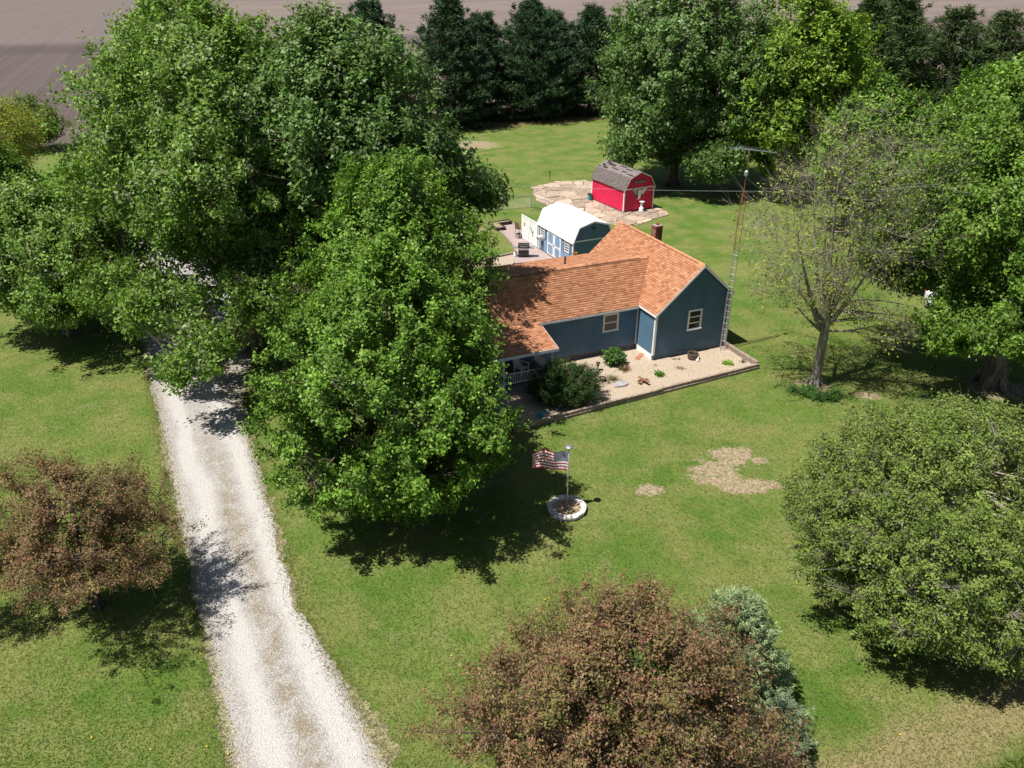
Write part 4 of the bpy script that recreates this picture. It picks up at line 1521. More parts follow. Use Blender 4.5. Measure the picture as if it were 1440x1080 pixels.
tree("crab_apple", "dense rounded olive green crab apple with grey twigs on lawn", "tree", (14.1, 20.5), 8.4, 4.9, .25, OLIVE, 26, .36, .52, 60, .24, 3300, 36, .105, .23, .2, leafm='leaf_matte', bark='bark_pale', inner=.45, twig=.010, prim=16, sub=12, twigs_extra=1, aspect=.7, wild=.08, shoots=.12, reach=.09)
tree("purple_crab_apple", "large bronze-purple crab apple next to the blue spruces", "tree", (2.55, 13.2), 6.9, 4.0, .3, PURPLE, 27, .42, .6, 44, .42, 3400, 34, .085, .21, .2, leafm='leaf_matte', bark='bark_dark', inner=.55, twig=.009, prim=16, sub=12, twigs_extra=1, aspect=.7, wild=.18, shoots=.24, reach=.22, hole=.05, holes=30)
tree("purple_crab_apple", "bronze-purple crab apple spreading over grass beside the gravel drive", "tree", (-14.7, 20.7), 6.0, 3.3, 1.2, PURPLE, 28, .45, .55, 30, .46, 1800, 32, .085, .21, .15, leafm='leaf_matte', bark='bark_dark', inner=.6, twig=.009, prim=12, sub=10, twigs_extra=1, aspect=.7,
     stretch=(1.1, .95), extra=[(-3.2, -1.0, 2.6, 1.5, 1.3, 1.3, 200)], wild=.34, shoots=.26, reach=.28, hole=.10, holes=24)
YEW = [(.028, .064, .015), (.040, .084, .018), (.022, .048, .012), (.085, .115, .022, .4)]
tree("yew_bush", "large dark rounded evergreen bush beside porch in gravel bed", "bush", (2.85, 35.75), 2.15, 1.85, .02, YEW, 29, .42, .45, 40, .20, 900, 30, .095, .16, .06, leafm='leaf_matte', bark='bark_dark', inner=.5, twig=.006, aspect=.5)


# conifers
def conifer(name, label, base, H, R, palette, seed, kind='pine', group=None, tuft=26, blade=(.34, .05), whorl=.55, per=7, zb=.3, mat='needle', step=.42, tip_r=.3):
    r = np.random.default_rng(seed)
    root = thing(name, label, "tree", (base[0], base[1], 0), 0, group)
    W = Wood()
    W.curve((0, 0, -.05), (r.normal(0, .1), r.normal(0, .1), H * .97), (r.normal(0, .1), r.normal(0, .1), H * .5), max(.05, H * .016), .015, 8, 8)
    pts, axs = [], []
    z = zb
    while z < H * .98:
        t_ = (z - zb) / (H - zb)
        if kind == 'pine':
            Lr = R * (np.clip(1 - t_ ** 1.9, 0, 1)) ** .8 * (.72 + .28 * min(1, t_ * 5))
        else:
            Lr = R * (1 - t_) ** .72 + .04
        nb = per if Lr > .4 else 4
        a0 = r.uniform(0, 6.28)
        for b in range(nb):
            a = a0 + 2 * math.pi * b / nb + r.normal(0, .2)
            L = Lr * r.uniform(.68, 1.15)
            rise = (.12 + .5 * t_) if kind == 'pine' else (-.12 + .35 * t_)
            z_ = z + r.normal(0, whorl * .25)
            e = np.array([math.cos(a) * L, math.sin(a) * L, max(.12, z_ + L * rise + r.normal(0, .1))])
            s_ = np.array([0, 0, max(z_, .05)])
            c_ = (s_ + e) / 2 + np.array([0, 0, -.10 * L])
            P_ = W.curve(s_, e, c_, .008 + .010 * L, .005, 4, 4)
            n = max(2, int(L / step))
            for i in range(n):
                f = .25 + .75 * (i + r.uniform(0, 1)) / n
                p_ = (1 - f) ** 2 * s_ + 2 * f * (1 - f) * c_ + f * f * e
                wd = tip_r * (.5 + 1.0 * math.sin(math.pi * min(1, f * .8))) * (L / R * .6 + .4)
                for sd_ in (-1, 0, 1):
                    q_ = p_ + np.array([-math.sin(a), math.cos(a), 0]) * sd_ * wd * r.uniform(.6, 1.3) + np.array([0, 0, r.normal(.04, .06)])
                    ax = np.array([math.cos(a) - math.sin(a) * sd_ * .7, math.sin(a) + math.cos(a) * sd_ * .7, .35 if kind == 'pine' else .05])
                    pts.append(q_)
                    axs.append(ax)
        z += whorl * (1 - .35 * t_)
    pts, axs = np.array(pts), np.array(axs)
    axs /= np.linalg.norm(axs, axis=1, keepdims=True)
    n = len(pts)
    idx = np.repeat(np.arange(n), tuft)
    m = len(idx)
    d = axs[idx] + r.normal(0, .62, (m, 3))
    d /= np.linalg.norm(d, axis=1, keepdims=True)
    o_ = pts[idx] + r.normal(0, blade[0] * .28, (m, 3))
    L = (blade[0] * r.uniform(.6, 1.2, m))[:, None]
    sd_ = np.cross(d, r.normal(0, 1, (m, 3)))
    sd_ /= np.linalg.norm(sd_, axis=1, keepdims=True) + 1e-9
    w = blade[1]
    w = w * 1.5
    V = np.stack([o_ - sd_ * w * .5, o_ + sd_ * w * .5, o_ + d * L], 1).reshape(-1, 3)
    V[:, 2] = np.maximum(V[:, 2], .03)
    Q = np.arange(m * 3).reshape(m, 3)
    pal = np.array(palette)
    col = pal[r.integers(len(pal), size=n)][idx] * (r.uniform(.8, 1.2, n)[idx] * r.uniform(.8, 1.2, m))[:, None]
    C4 = np.repeat(np.concatenate([col, np.ones((m, 1))], 1), 3, axis=0)
    W.build("trunk", M['bark_dark'], root, (8,))
    W.build("branches", M['bark_dark'], root, (4, 3))
    np_mesh("crown", V, Q, M[mat], root, C4)
    return root


PINE = [(.035, .072, .032), (.045, .088, .036), (.028, .058, .026), (.058, .10, .045)]
PINEG = 'pines in the windbreak row before the tilled field'
for i, (u, v, H_, R_) in enumerate([(3.5, 77.5, 16.6, 6.8), (15.0, 78.0, 16.8, 7.0), (21.5, 82.5, 14.6, 6.0), (28.0, 79.5, 16.2, 7.2), (33.2, 83.0, 14.6, 6.2), (38.4, 80.0, 15.2, 6.6), (45, 79.0, 14.2, 6.2)]):
    p = hw(u, v)
    conifer("pine_tree", "dark green pine in the windbreak row before the field", p, H_, R_, PINE, 40 + i, group=PINEG, tuft=15, blade=(.60, .10), whorl=.85, per=8, step=.95, tip_r=.75)
for i, (x, y, H_, R_) in enumerate([(47.5, 105, 18.4, 6.6), (56.0, 107, 16.2, 6.4), (63.0, 109, 15.4, 6.4), (51.5, 112, 15.6, 6.4), (69.5, 108, 16.4, 6.6), (76.0, 111, 15.8, 6.4), (43.0, 103, 17.0, 6.4)]):
    conifer("pine_tree", "pine standing apart at the field beyond the broadleaf trees", (x, y), H_, R_, [(.06, .095, .03), (.075, .11, .035), (.045, .078, .026)], 50 + i, group='pines beyond the broadleaf trees', tuft=13, blade=(.62, .10), whorl=.9, per=7, step=1.0, tip_r=.7)
SPR = [(.19, .265, .120), (.24, .315, .150), (.13, .195, .090), (.30, .365, .175)]
conifer("blue_spruce", "pale blue spruce rising behind the large purple crab apple", (6.5, 16.5), 4.5, 2.45, SPR, 60, 'spruce', tuft=20, blade=(.115, .020), whorl=.24, per=9, step=.17, tip_r=.20)
conifer("blue_spruce", "small low blue spruce at the foot of the taller one", (7.45, 14.6), 2.4, 1.15, [(.17, .215, .12), (.21, .25, .15), (.12, .16, .09)], 61, 'spruce', tuft=18, blade=(.10, .018), whorl=.18, per=9, step=.15, tip_r=.16)

# ------------------------------------------------------------------ flag, pole, ring of blocks
FX, FY = 2.30, 26.33
fp = thing("flagpole", "short silver flagpole rising from ring of pale blocks", "flagpole", (FX, FY, .02), 0)
MB().tube([(0, 0, -.02), (0, 0, 3.02)], [.028, .022], 12).build("pole", M['alu'], fp, True)
MB().lathe([(.03, 3.02), (.05, 3.06), (.155, 3.09), (.165, 3.12), (.12, 3.15), (.04, 3.17)], 18).build("finial", M['metal'], fp, True)
MB().box(-.035, .035, -.035, .035, 1.26, 1.32).build("coupling", M['metal'], fp)
MB().tube([(-.035, -.02, 1.2), (-.035, -.02, 2.95)], .005, 5).build("halyard", M['flag_white'], fp)

fl = thing("flag", "red white and blue striped flag with stars flying from pole", "flag", (FX - .03, FY, 1.95), 0)
NX, NZ = 30, 13
FW, FHt = 1.50, .92


def fpos(s, t_):
    """s along the fly 0..1, t_ up 0..1"""
    x = -s * FW * .95
    y = .10 * math.sin(s * 9.0 + t_ * 1.2) * s ** .7 + .30 * s - .10 * s * (1 - t_)
    z = t_ * FHt * (1 - .16 * s) + .10 * math.sin(s * 2.7) - .06 * s + .03 * math.sin(s * 11 + 1)
    return (x, y, z)


for row in range(NZ):
    mb = MB()
    s0 = .4 if row >= 6 else 0.0
    n0 = int(NX * s0)
    for i in range(n0, NX):
        for jj in range(2):
            t0, t1 = (row + jj / 2) / NZ, (row + (jj + 1) / 2) / NZ
            mb.poly([fpos(i / NX, t0), fpos((i + 1) / NX, t0), fpos((i + 1) / NX, t1), fpos(i / NX, t1)])
    mb.build("stripe", M['flag_red'] if row % 2 == 0 else M['flag_white'], fl)
mb = MB()
for i in range(int(NX * .4)):
    for jj in range(7):
        t0, t1 = (6 + jj) / 13, (7 + jj) / 13
        mb.poly([fpos(i / NX, t0), fpos((i + 1) / NX, t0), fpos((i + 1) / NX, t1), fpos(i / NX, t1)])
cn = mb.build("canton", M['flag_blue'], fl)
st = MB()
for rr in range(9):
    for cc in range(6 if rr % 2 == 0 else 5):
        s_ = (.4) * ((cc + (.5 if rr % 2 == 0 else 1.0)) / 6.0)
        t_ = 6 / 13 + (7 / 13) * (rr + .7) / 9.4
        c = Vector(fpos(s_, t_))
        dx = (Vector(fpos(s_ + .01, t_)) - c).normalized()
        dzv = (Vector(fpos(s_, t_ + .01)) - c).normalized()
        nn = dx.cross(dzv).normalized()
        for sgn in (-1, 1):
            pts_ = []
            for a in range(10):
                rad = .030 if a % 2 == 0 else .0125
                an = math.pi / 2 + a * math.pi / 5
                pts_.append(tuple(c + dx * rad * math.cos(an) + dzv * rad * math.sin(an) + nn * .004 * sgn))
            st.poly(pts_)
st.build("stars", M['flag_white'], cn)

ring = thing("stone_ring", "ring of pale concrete blocks around the flagpole base", "planter", (FX, FY, 0), 0)
for course, (z0, z1, n, ph_) in enumerate(((0.0, .10, 19, .0), (.104, .20, 19, .5))):
    for i in range(n):
        a0 = 2 * math.pi * (i + ph_) / n
        da = 2 * math.pi / n * .47
        ri, ro_ =   .60 + random.uniform(-.02, .02), .82 + random.uniform(-.02, .02)
        if course == 0:
            ri += .005
            ro_ -= .015
        hz = random.uniform(-.008, .008)
        mb = MB()
        pl = []
        for rad, sg_ in ((ri, -1), (ro_, -1), (ro_ * 1.012, 0), (ro_, 1), (ri, 1)):
            aa = a0 + da * sg_
            pl.append((rad * math.cos(aa), rad * math.sin(aa)))
        c_ = np.mean(pl, axis=0)
        top = [tuple(c_ + (np.array(q_) - c_) * .93) for q_ in pl]
        nP = len(pl)
        b_ = [(x, y, z0) for x, y in pl] + [(x, y, z1 - .02 + hz) for x, y in pl] + [(x, y, z1 + hz) for x, y in top]
        mb.v = b_
        mb.f = [tuple(reversed(range(nP))), tuple(2 * nP + q_ for q_ in range(nP))]
        for q_ in range(nP):
            w_ = (q_ + 1) % nP
            mb.f += [(q_, w_, nP + w_, nP + q_), (nP + q_, nP + w_, 2 * nP + w_, 2 * nP + q_)]
        mb.mi = [0] * len(mb.f)
        s_ = random.uniform(.40, .60) if course else random.uniform(.30, .44)
        mb.build("stone", M['stonew'], ring, colors=[(s_ * 1.02, s_ * .97, s_ * .91, 1)] * len(b_))
mb = MB()
mb.lathe([(.61, .02), (.61, .07), (.35, .09), (.05, .11)], 24)
mb.build("soil", M['soil_dry'], ring)

# ------------------------------------------------------------------ antenna tower
tw = thing("antenna_tower", "rusty lattice antenna mast rising beside the house gable", "antenna tower", hw(4.62, -.36), HA)
tops = 9.55
rad0 = .185
legs = []
for i in range(3):
    a = math.radians(90 + 120 * i)
    legs.append((math.cos(a) * rad0, math.sin(a) * rad0))
zsplit = 6.2
for i, (x, y) in enumerate(legs):
    MB().tube([(x, y, 0), (x, y, zsplit)], .016, 7).build("leg", M['metal'], tw)
    MB().tube([(x, y, zsplit), (x * .92, y * .92, tops - .7), (x * .25, y * .25, tops)], .016, 7).build("leg", M['rust'], tw)
z = .18
lace = MB()
lace2 = MB()
while z < tops - .75:
    for i in range(3):
        (x0, y0), (x1, y1) = legs[i], legs[(i + 1) % 3]
        tgt = lace if z < zsplit else lace2
        tgt.tube([(x0, y0, z), (x1, y1, z)], .007, 5, cap=False)
        tgt.tube([(x0, y0, z), (x1, y1, z + .38)], .006, 5, cap=False)
    z += .38
lace.build("lacing", M['metal'], tw)
lace2.build("lacing", M['rust'], tw)
MB().tube([(0, 0, tops - .8), (0, 0, 11.75)], .020, 8).build("mast", M['rust'], tw)
MB().lathe([(.05, 10.30), (.11, 10.36), (.11, 10.56), (.06, 10.62)], 12).build("rotor", M['metal'], tw)
ant = MB()
aa = math.radians(-62)
bd = Vector((math.cos(aa), math.sin(aa), 0))
bp = Vector((-bd.y, bd.x, 0))
c0 = Vector((0, 0, 11.72))
ant.bar(c0 - bd * .8, c0 + bd * 1.5, .03)
an_o = ant.build("antenna_boom", M['alu'], tw)
el_ = MB()
for i in range(14):
    s_ = -.78 + i * .165
    hl = .72 - i * .036
    q_ = c0 + bd * s_ + Vector((0, 0, .02))
    for sg_ in (-1, 1):
        el_.tube([q_ + bp * .02 * sg_, q_ + bp * hl * sg_ - bd * .22 * hl + Vector((0, 0, .02))], .010, 5)
el_.build("antenna_elements", M['alu'], an_o)
br = MB()
br.bar((0, rad0, 3.1), (0.0, .36, 3.1), .03)
br.build("wall_bracket", M['metal'], tw)

# ------------------------------------------------------------------ service wire on two poles
def upole(x, y, h, label):
    o = thing("utility_pole", label, "utility pole", (x, y, 0), 0)
    MB().tube([(0, 0, -.05), (0, 0, h)], [.14, .10], 10).build("pole", M['wood_pole'], o)
    MB().box(-.05, .05, -.6, .6, h - .5, h - .40).build("crossarm", M['wood_pole'], o)
    return o


upole(-17.0, 62.5, 6.6, "wooden utility pole standing among the silver maples")
upole(42.0, 60.0, 6.0, "wooden utility pole standing beyond the parked car")
w0, w1 = Vector((-17.0, 62.5, 6.0)), Vector((42.0, 60.0, 5.6))
pts = []
for i in range(41):
    s_ = i / 40
    p_ = w0.lerp(w1, s_)
    p_.z -= 4 * s_ * (1 - s_) * 1.05
    pts.append(p_)
wire = MB().tube(pts, .016, 5).build("service_wire", M['metal'])
tag(wire, "pale overhead service wire crossing the back yard before barn", "wire")

# ------------------------------------------------------------------ bed edging timbers
ed = thing("bed_edging", "weathered landscape timbers edging the pale gravel bed", "edging", hw(5.0, -3.15), HA)


def timber_run(parent, p0, p1, n, h=.17, w=.15, lift=0.0, mat='timber', org=(0, 0)):
    p0, p1 = Vector((p0[0] - org[0], p0[1] - org[1], 0)), Vector((p1[0] - org[0], p1[1] - org[1], 0))
    d = p1 - p0
    L = d.length
    a = math.atan2(d.y, d.x)
    for i in range(n):
        s0, s1 = L * i / n + .008, L * (i + 1) / n - .008
        Mt = Matrix.Translation(p0) @ Matrix.Rotation(a + random.uniform(-.006, .006), 4, 'Z')
        MB().cbox(s0, s1, -w / 2 + random.uniform(-.012, .012), w / 2 + random.uniform(-.012, .012), lift, lift + h + random.uniform(-.012, .012), .018, 0, Mt).build("timber", M[mat], parent)


for lift in (0.0, .18):
    timber_run(ed, (5.0, -3.23), (-10.6, -4.14), 7, .16, .15, lift, org=(5.0, -3.15))
    timber_run(ed, (5.08, -.05), (5.08, -3.08), 2, .16, .15, lift, org=(5.0, -3.15))

# patio timbers and planter
pe = thing("patio_edging", "low timber edging between back lawn and patio", "edging", hw(.4, 21.0), HA)
timber_run(pe, (-9.0, 19.25), (-3.4, 20.28), 3, .14, .14, org=(.4, 21.0))
timber_run(pe, (-3.4, 20.3), (.3, 20.98), 2, .14, .14, org=(.4, 21.0))
timber_run(pe, (.42, 21.1), (.92, 23.0), 1, .14, .14, org=(.4, 21.0))
timber_run(pe, (.95, 23.1), (1.5, 27.0), 2, .14, .14, org=(.4, 21.0))
pb = thing("raised_planter", "L-shaped dark timber planter box at the patio corner", "planter", hw(1.3, 27.2), HA + .05)
L_out = [(0, 0), (.75, 0), (.75, 1.35), (2.0, 1.35), (2.0, 1.95), (0, 1.95)]
for i in range(6):
    timber_run(pb, L_out[i], L_out[(i + 1) % 6], 1, .30, .12, 0, 'timber_dark')
so = MB()
so.box(.04, .71, .04, 1.91, .0, .22)
so.box(.71, 1.96, 1.39, 1.91, .0, .22)
so.build("soil", M['soil_dry'], pb)

# ------------------------------------------------------------------ things in the gravel bed
def at(u, v):
    return hw(u, v, .017)


bar_ = thing("barrel_planter", "old half barrel planter standing beside the gable wall", "planter", at(2.3, -.72), 0)
stv = MB()
for i in range(16):
    a0, a1 = 2 * math.pi * i / 16 + .012, 2 * math.pi * (i + 1) / 16 - .012
    ring_ = [(.27, 0.0), (.315, .18), (.325, .36), (.29, .36), (.28, .20)]
    q0 = [(r_ * math.cos(a0), r_ * math.sin(a0), z_) for r_, z_ in ring_]
    q1 = [(r_ * math.cos(a1), r_ * math.sin(a1), z_) for r_, z_ in ring_]
    for j in range(4):
        stv.poly([q0[j], q1[j], q1[j + 1], q0[j + 1]])
stv.build("staves", M['barrel'], bar_)
for z_, r_ in ((.07, .295), (.28, .328)):
    MB().lathe([(r_ - .004, z_ - .025), (r_ + .006, z_ - .025), (r_ + .008, z_ + .025), (r_ - .002, z_ + .025)], 20).build("hoop", M['black'], bar_)
MB().lathe([(.268, .02), (.278, .26), (.1, .29)], 16).build("soil", M['soil_dry'], bar_)
bl = blades("sprouts", 40, .18, .02, .1, M['grass'], [(.15, .17, .05), (.2, .17, .09)], bar_, .10, 4, 1.1)
bl.location = (0, 0, .27)

ro = thing("garden_stone", "flat pale grey stone lying on the gravel bed", "stone", at(-3.25, -1.95), .3)
mb = MB()
mb.lathe([(.30, 0), (.36, .05), (.33, .10), (.24, .13), (.08, .14)], 9)
mb.v = [(x * 1.25 + .04 * math.sin(7 * y), y * .72 + .03 * math.cos(9 * x), z + .03 * x) for x, y, z in mb.v]
mb.build("stone_body", M['rock'], ro)

orn2 = thing("metal_bird", "rusty red metal airplane-shaped ornament lying on the gravel", "ornament", at(-2.0, -2.2), .6)
MB().tube([(-.32, 0, .12), (-.2, 0, .15), (.12, 0, .16), (.30, 0, .13), (.36, 0, .12)], [.02, .05, .07, .05, .02], 8).build("body", M['rust'], orn2)
MB().box(-.02, .14, -.42, .42, .19, .21).build("wing", M['rust'], orn2)
MB().box(-.32, -.22, -.16, .16, .14, .155).build("tail", M['rust'], orn2)
MB().box(-.32, -.23, -.01, .01, .155, .27).build("fin", M['rust'], orn2)
MB().box(.365, .38, -.12, .12, .10, .14).build("propeller", M['timber_dark'], orn2)
for y in (-.1, .1):
    MB().tube([(.1, y * .5, .12), (.1, y, 0)], .012, 5).build("strut", M['rust'], orn2)

for nm, lb, cat, u, v, n_, L_, w_, dr_, cols_, sp, lift in [
    ("hosta", "lime green hosta clump near the right edging of gravel bed", "plant", 3.75, -2.1, 60, .36, .15, .25, [(.20, .30, .04), (.25, .34, .07), (.15, .25, .03)], .08, .55),
    ("green_perennial", "small rounded deep green perennial in the middle of gravel bed", "plant", -.62, -1.75, 130, .26, .06, .15, [(.06, .15, .02), (.09, .20, .025)], .12, .75),
    ("dry_tuft", "small dry brown tuft on the gravel before the gable", "plant", .88, -1.55, 60, .30, .012, .15, [(.16, .11, .07), (.12, .10, .05)], .10, .5),
    ("grass_tuft", "brownish green grass tuft beside the flat grey stone", "plant", -3.35, -1.2, 170, .34, .02, .2, [(.10, .14, .04), (.20, .13, .08), (.08, .12, .03)], .16, .7),
    ("brown_perennial", "wilted reddish brown perennial in front of the leafy peony", "plant", -2.12, -.38, 150, .36, .03, .2, [(.16, .09, .05), (.10, .10, .04), (.2, .12, .07)], .14, .8),
    ("corner_tuft", "small weed tuft inside the edging corner of gravel bed", "plant", 4.7, -2.25, 50, .28, .02, .1, [(.10, .13, .04), (.16, .12, .06)], .06, 1.0),
]:
    t_o = thing(nm, lb, cat, at(u, v), 0)
    blades("leaves", n_, L_, w_, dr_, M['leaf'], cols_, t_o, sp, len(lb), lift)
tree("peony_bush", "leafy mid green peony against the blue wing wall", "plant", hw(-2.3, .45)[:2], .95, .62, .02, [(.07, .16, .03), (.10, .20, .045), (.055, .12, .025)], 71, .5, .4, 16, .2, 150, 22, .12, .12, .02, leafm='leaf', bark='bark_dark', inner=.6, twig=.006, prim=6, sub=4)
# solar lamps and pots
lm = thing("garden_lantern", "dark garden lantern standing beside the evergreen bush", "lantern", at(-3.55, .1), 0)
MB().lathe([(.02, 0), (.02, .30), (.09, .31), (.10, .33), (.07, .34), (.07, .46), (.14, .47), (.13, .50), (.02, .57)], 12).build("lamp_post", M['black'], lm)
MB().lathe([(.066, .345), (.066, .455)], 10).build("lamp_glass", M['rock'], lm)
pt = thing("dark_pot", "low dark round pot on the gravel at bush edge", "pot", at(-3.9, -1.12), 0)
MB().lathe([(.14, 0), (.20, .10), (.20, .20), (.16, .20), (.14, .12)], 14).build("pot_body", M['black'], pt)
MB().lathe([(.155, .08), (.155, .17), (.05, .18)], 12).build("soil", M['soil'], pt)
pk = thing("wooden_plank", "short orange-brown plank lying by the white base trim", "plank", at(-.42, .72), math.radians(60))
MB().cbox(-.45, .45, -.12, .12, .0, .045, .008).build("board", M['terracotta'], pk)
wt = thing("garden_duck", "small white garden figure beside the half barrel", "figure", at(2.35, -1.12), .8)
MB().lathe([(.06, 0), (.10, .05), (.09, .11), (.03, .15)], 10).build("body", M['white'], wt)
MB().lathe([(.025, .12), (.05, .16), (.045, .21), (.01, .24)], 8, (.06, 0, 0)).build("head", M['white'], wt)
wc = thing("watering_can", "teal watering can standing on the shaded bed corner", "watering can", at(-8.75, -3.35), .2)
MB().lathe([(.14, 0), (.15, .04), (.13, .26), (.10, .27)], 14).build("can_body", M['teal'], wc)
MB().tube([(.12, 0, .08), (.26, 0, .17), (.40, 0, .31)], [.03, .022, .018], 8).build("spout", M['teal'], wc)
MB().lathe([(.018, 0), (.045, .03), (.04, .04)], 8, (.40, 0, .30)).build("rose", M['teal'], wc)
MB().tube([(-.12, 0, .06), (-.22, 0, .16), (-.16, 0, .30), (-.02, 0, .34), (.08, 0, .27)], .013, 6).build("handle", M['teal'], wc)
rp = thing("red_barberry", "red-leaved low shrub at the end of the timber edging", "shrub", at(-11.1, -4.0), 0)
blades("leaves", 420, .55, .07, .15, M['leaf_matte'], [(.30, .06, .05), (.22, .045, .04), (.36, .10, .08)], rp, .22, 9, .8)
for i, (u, v) in enumerate([(1.25, -.35), (1.5, -.45), (-.2, -.6)]):
    sm = thing("field_stone", "small brown stone lying by the gable foundation", "stone", at(u, v), i, 'small stones by the foundation')
    mb = MB().lathe([(.06, 0), (.10, .03), (.07, .07), (.02, .08)], 7)
    mb.v = [(x * 1.4, y, z) for x, y, z in mb.v]
    mb.build("stone_body", M['timber'], sm)

# porch chair
pc = thing("porch_chair", "white slatted armchair in the deep shade of porch", "chair", hw(-8.0, .75, DECK), HA + .5)
for i in range(6):
    MB().box(-.26, .26, -.25 + i * .085, -.18 + i * .085, .36, .385).build("seat_slat", M['white'], pc)
for i in range(6):
    x = -.25 + i * .085
    MB().bar((x + .035, .26, .36), (x + .035, .48, 1.05), .07, .02).build("back_slat", M['white'], pc)
for x in (-.31, .31):
    MB().box(x - .05, x + .05, -.30, .36, .58, .605).build("arm", M['white'], pc)
    for y in (-.25, .24):
        MB().box(x - .025, x + .025, y - .03, y + .03, 0, .58).build("leg", M['white'], pc)

# ------------------------------------------------------------------ patio furniture
GRX = hw(.62, 20.0, .022)
gr = thing("gas_grill", "black gas grill with side shelves standing on the patio", "grill", GRX, HA + math.radians(-25))
MB().box(-.42, .42, -.26, .26, .12, .74).build("cabinet", M['black'], gr)
lid = MB()
ns = 9
prf = [(-.27, .76), (.27, .76)] + [(.27 * math.cos(math.pi * i / ns), .86 + .26 * math.sin(math.pi * i / ns)) for i in range(ns + 1)]
lid.prism(prf, -.44, .44, Matrix(((0, 0, 1, 0), (1, 0, 0, 0), (0, 1, 0, 0), (0, 0, 0, 1))))
lo = lid.build("lid", M['black'], gr)
MB().tube([(-.30, -.31, .90), (.30, -.31, .90)], .015, 8).build("handle", M['alu'], lo)
for x0, x1 in ((-.86, -.45), (.45, .86)):
    MB().box(x0, x1, -.24, .24, .74, .79).build("side_shelf", M['metal'], gr)
cp = MB().box(-.44, .44, -.305, -.265, .62, .75).build("control_panel", M['alu'], gr)
for i in range(4):
    MB().tube([(-.3 + i * .2, -.306, .685), (-.3 + i * .2, -.335, .685)], .028, 10).build("knob", M['black'], cp)
for x in (-.36, .36):
    for y in (-.2, .2):
        MB().tube([(x - .02, y, .06), (x + .02, y, .06)], .06, 10).build("caster", M['black'], gr)
MB().box(-.40, .40, -.2, .2, .06, .118).build("base_frame", M['black'], gr)
MB().lathe([(.13, 0), (.15, .05), (.15, .30), (.06, .36), (.06, .42)], 12, (-.66, .0, 0)).build("gas_bottle", M['white'], gr)


def wicker_chair(p, rz, label):
    o = thing("wicker_chair", label, "chair", p, rz)
    MB().cbox(-.28, .28, -.28, .26, .30, .40, .02).build("seat", M['wicker'], o)
    bk = MB()
    n = 10
    pl = []
    for i in range(n + 1):
        a = math.pi * i / n
        pl.append((.33 * math.cos(a), .86 + .16 * math.sin(a)))
    pl += [(-.30, .40), (.30, .40)]
    bk.prism(pl, -.34, -.28, Matrix(((1, 0, 0, 0), (0, 0, -1, 0), (0, 1, 0, 0), (0, 0, 0, 1))))
    b = bk.build("backrest", M['wicker'], o)
    for s_ in (-1, 1):
        MB().tube([(s_ * .31, .28, .72), (s_ * .36, .05, .64), (s_ * .35, -.26, .62), (s_ * .33, -.32, .50), (s_ * .31, -.30, .36)], .038, 8).build("arm", M['wicker'], o, True)
        for y in (-.25, .24):
            MB().tube([(s_ * .26, y, .30), (s_ * .28, y, 0)], [.03, .022], 7).build("leg", M['wicker'], o)
    return o


wicker_chair(hw(-3.05, 17.75, .022), HA + .05, "brown wicker armchair facing the house on patio gravel")
wicker_chair(hw(-4.75, 18.1, .022), HA + .7, "brown wicker armchair half hidden behind the maple branches")
tp = thing("terracotta_bowl", "low terracotta fire bowl in front of wicker chair", "bowl", hw(-3.35, 16.9, .022), 0)
MB().lathe([(.14, 0), (.16, .04), (.30, .20), (.33, .22), (.28, .20), (.1, .08)], 16).build("bowl_body", M['terracotta'], tp)
tp2 = thing("terracotta_pot", "small terracotta flower pot beside the fire bowl", "pot", hw(-3.95, 17.0, .022), 0)
MB().lathe([(.11, 0), (.16, .22), (.18, .22), (.18, .27), (.14, .27), (.12, .2)], 14).build("pot_body", M['terracotta'], tp2)
sling = thing("folded_lounger", "dark folding lounger lying beside the wicker armchair", "lounger", hw(-2.0, 17.2, .022), HA - .3)
MB().bar((-.55, 0, .18), (.15, 0, .30), .5, .03).build("seat", M['black'], sling)
MB().bar((.15, 0, .30), (.65, 0, .66), .5, .03).build("backrest", M['black'], sling)
for y in (-.24, .24):
    MB().tube([(-.45, y, .20), (-.30, y, 0)], .015, 6).build("leg", M['metal'], sling)
    MB().tube([(.15, y, .30), (.35, y, 0)], .015, 6).build("leg", M['metal'], sling)


def bar_chair(p, rz, label, mat):
    o = thing("bar_chair", label, "chair", p, rz, None)
    MB().cbox(-.24, .24, -.24, .24, .72, .78, .015).build("seat", M[mat], o)
    MB().bar((0, .25, .80), (0, .33, 1.32), .46, .03).build("backrest", M[mat], o)
    for x in (-.23, .23):
        MB().tube([(x, .24, .74), (x, .34, 1.34)], .018, 6).build("back_post", M['black'], o)
        MB().tube([(x, -.20, .92), (x, .25, .96)], .018, 6).build("arm", M['black'], o)
        for y in (-.22, .22):
            MB().tube([(x * .95, y, .72), (x * 1.15, y * 1.15, 0)], .016, 6).build("leg", M['black'], o)
    for y in (-.24, .24):
        MB().tube([(-.25, y, .26), (.25, y, .26)], .012, 6).build("footrest", M['black'], o)
    return o


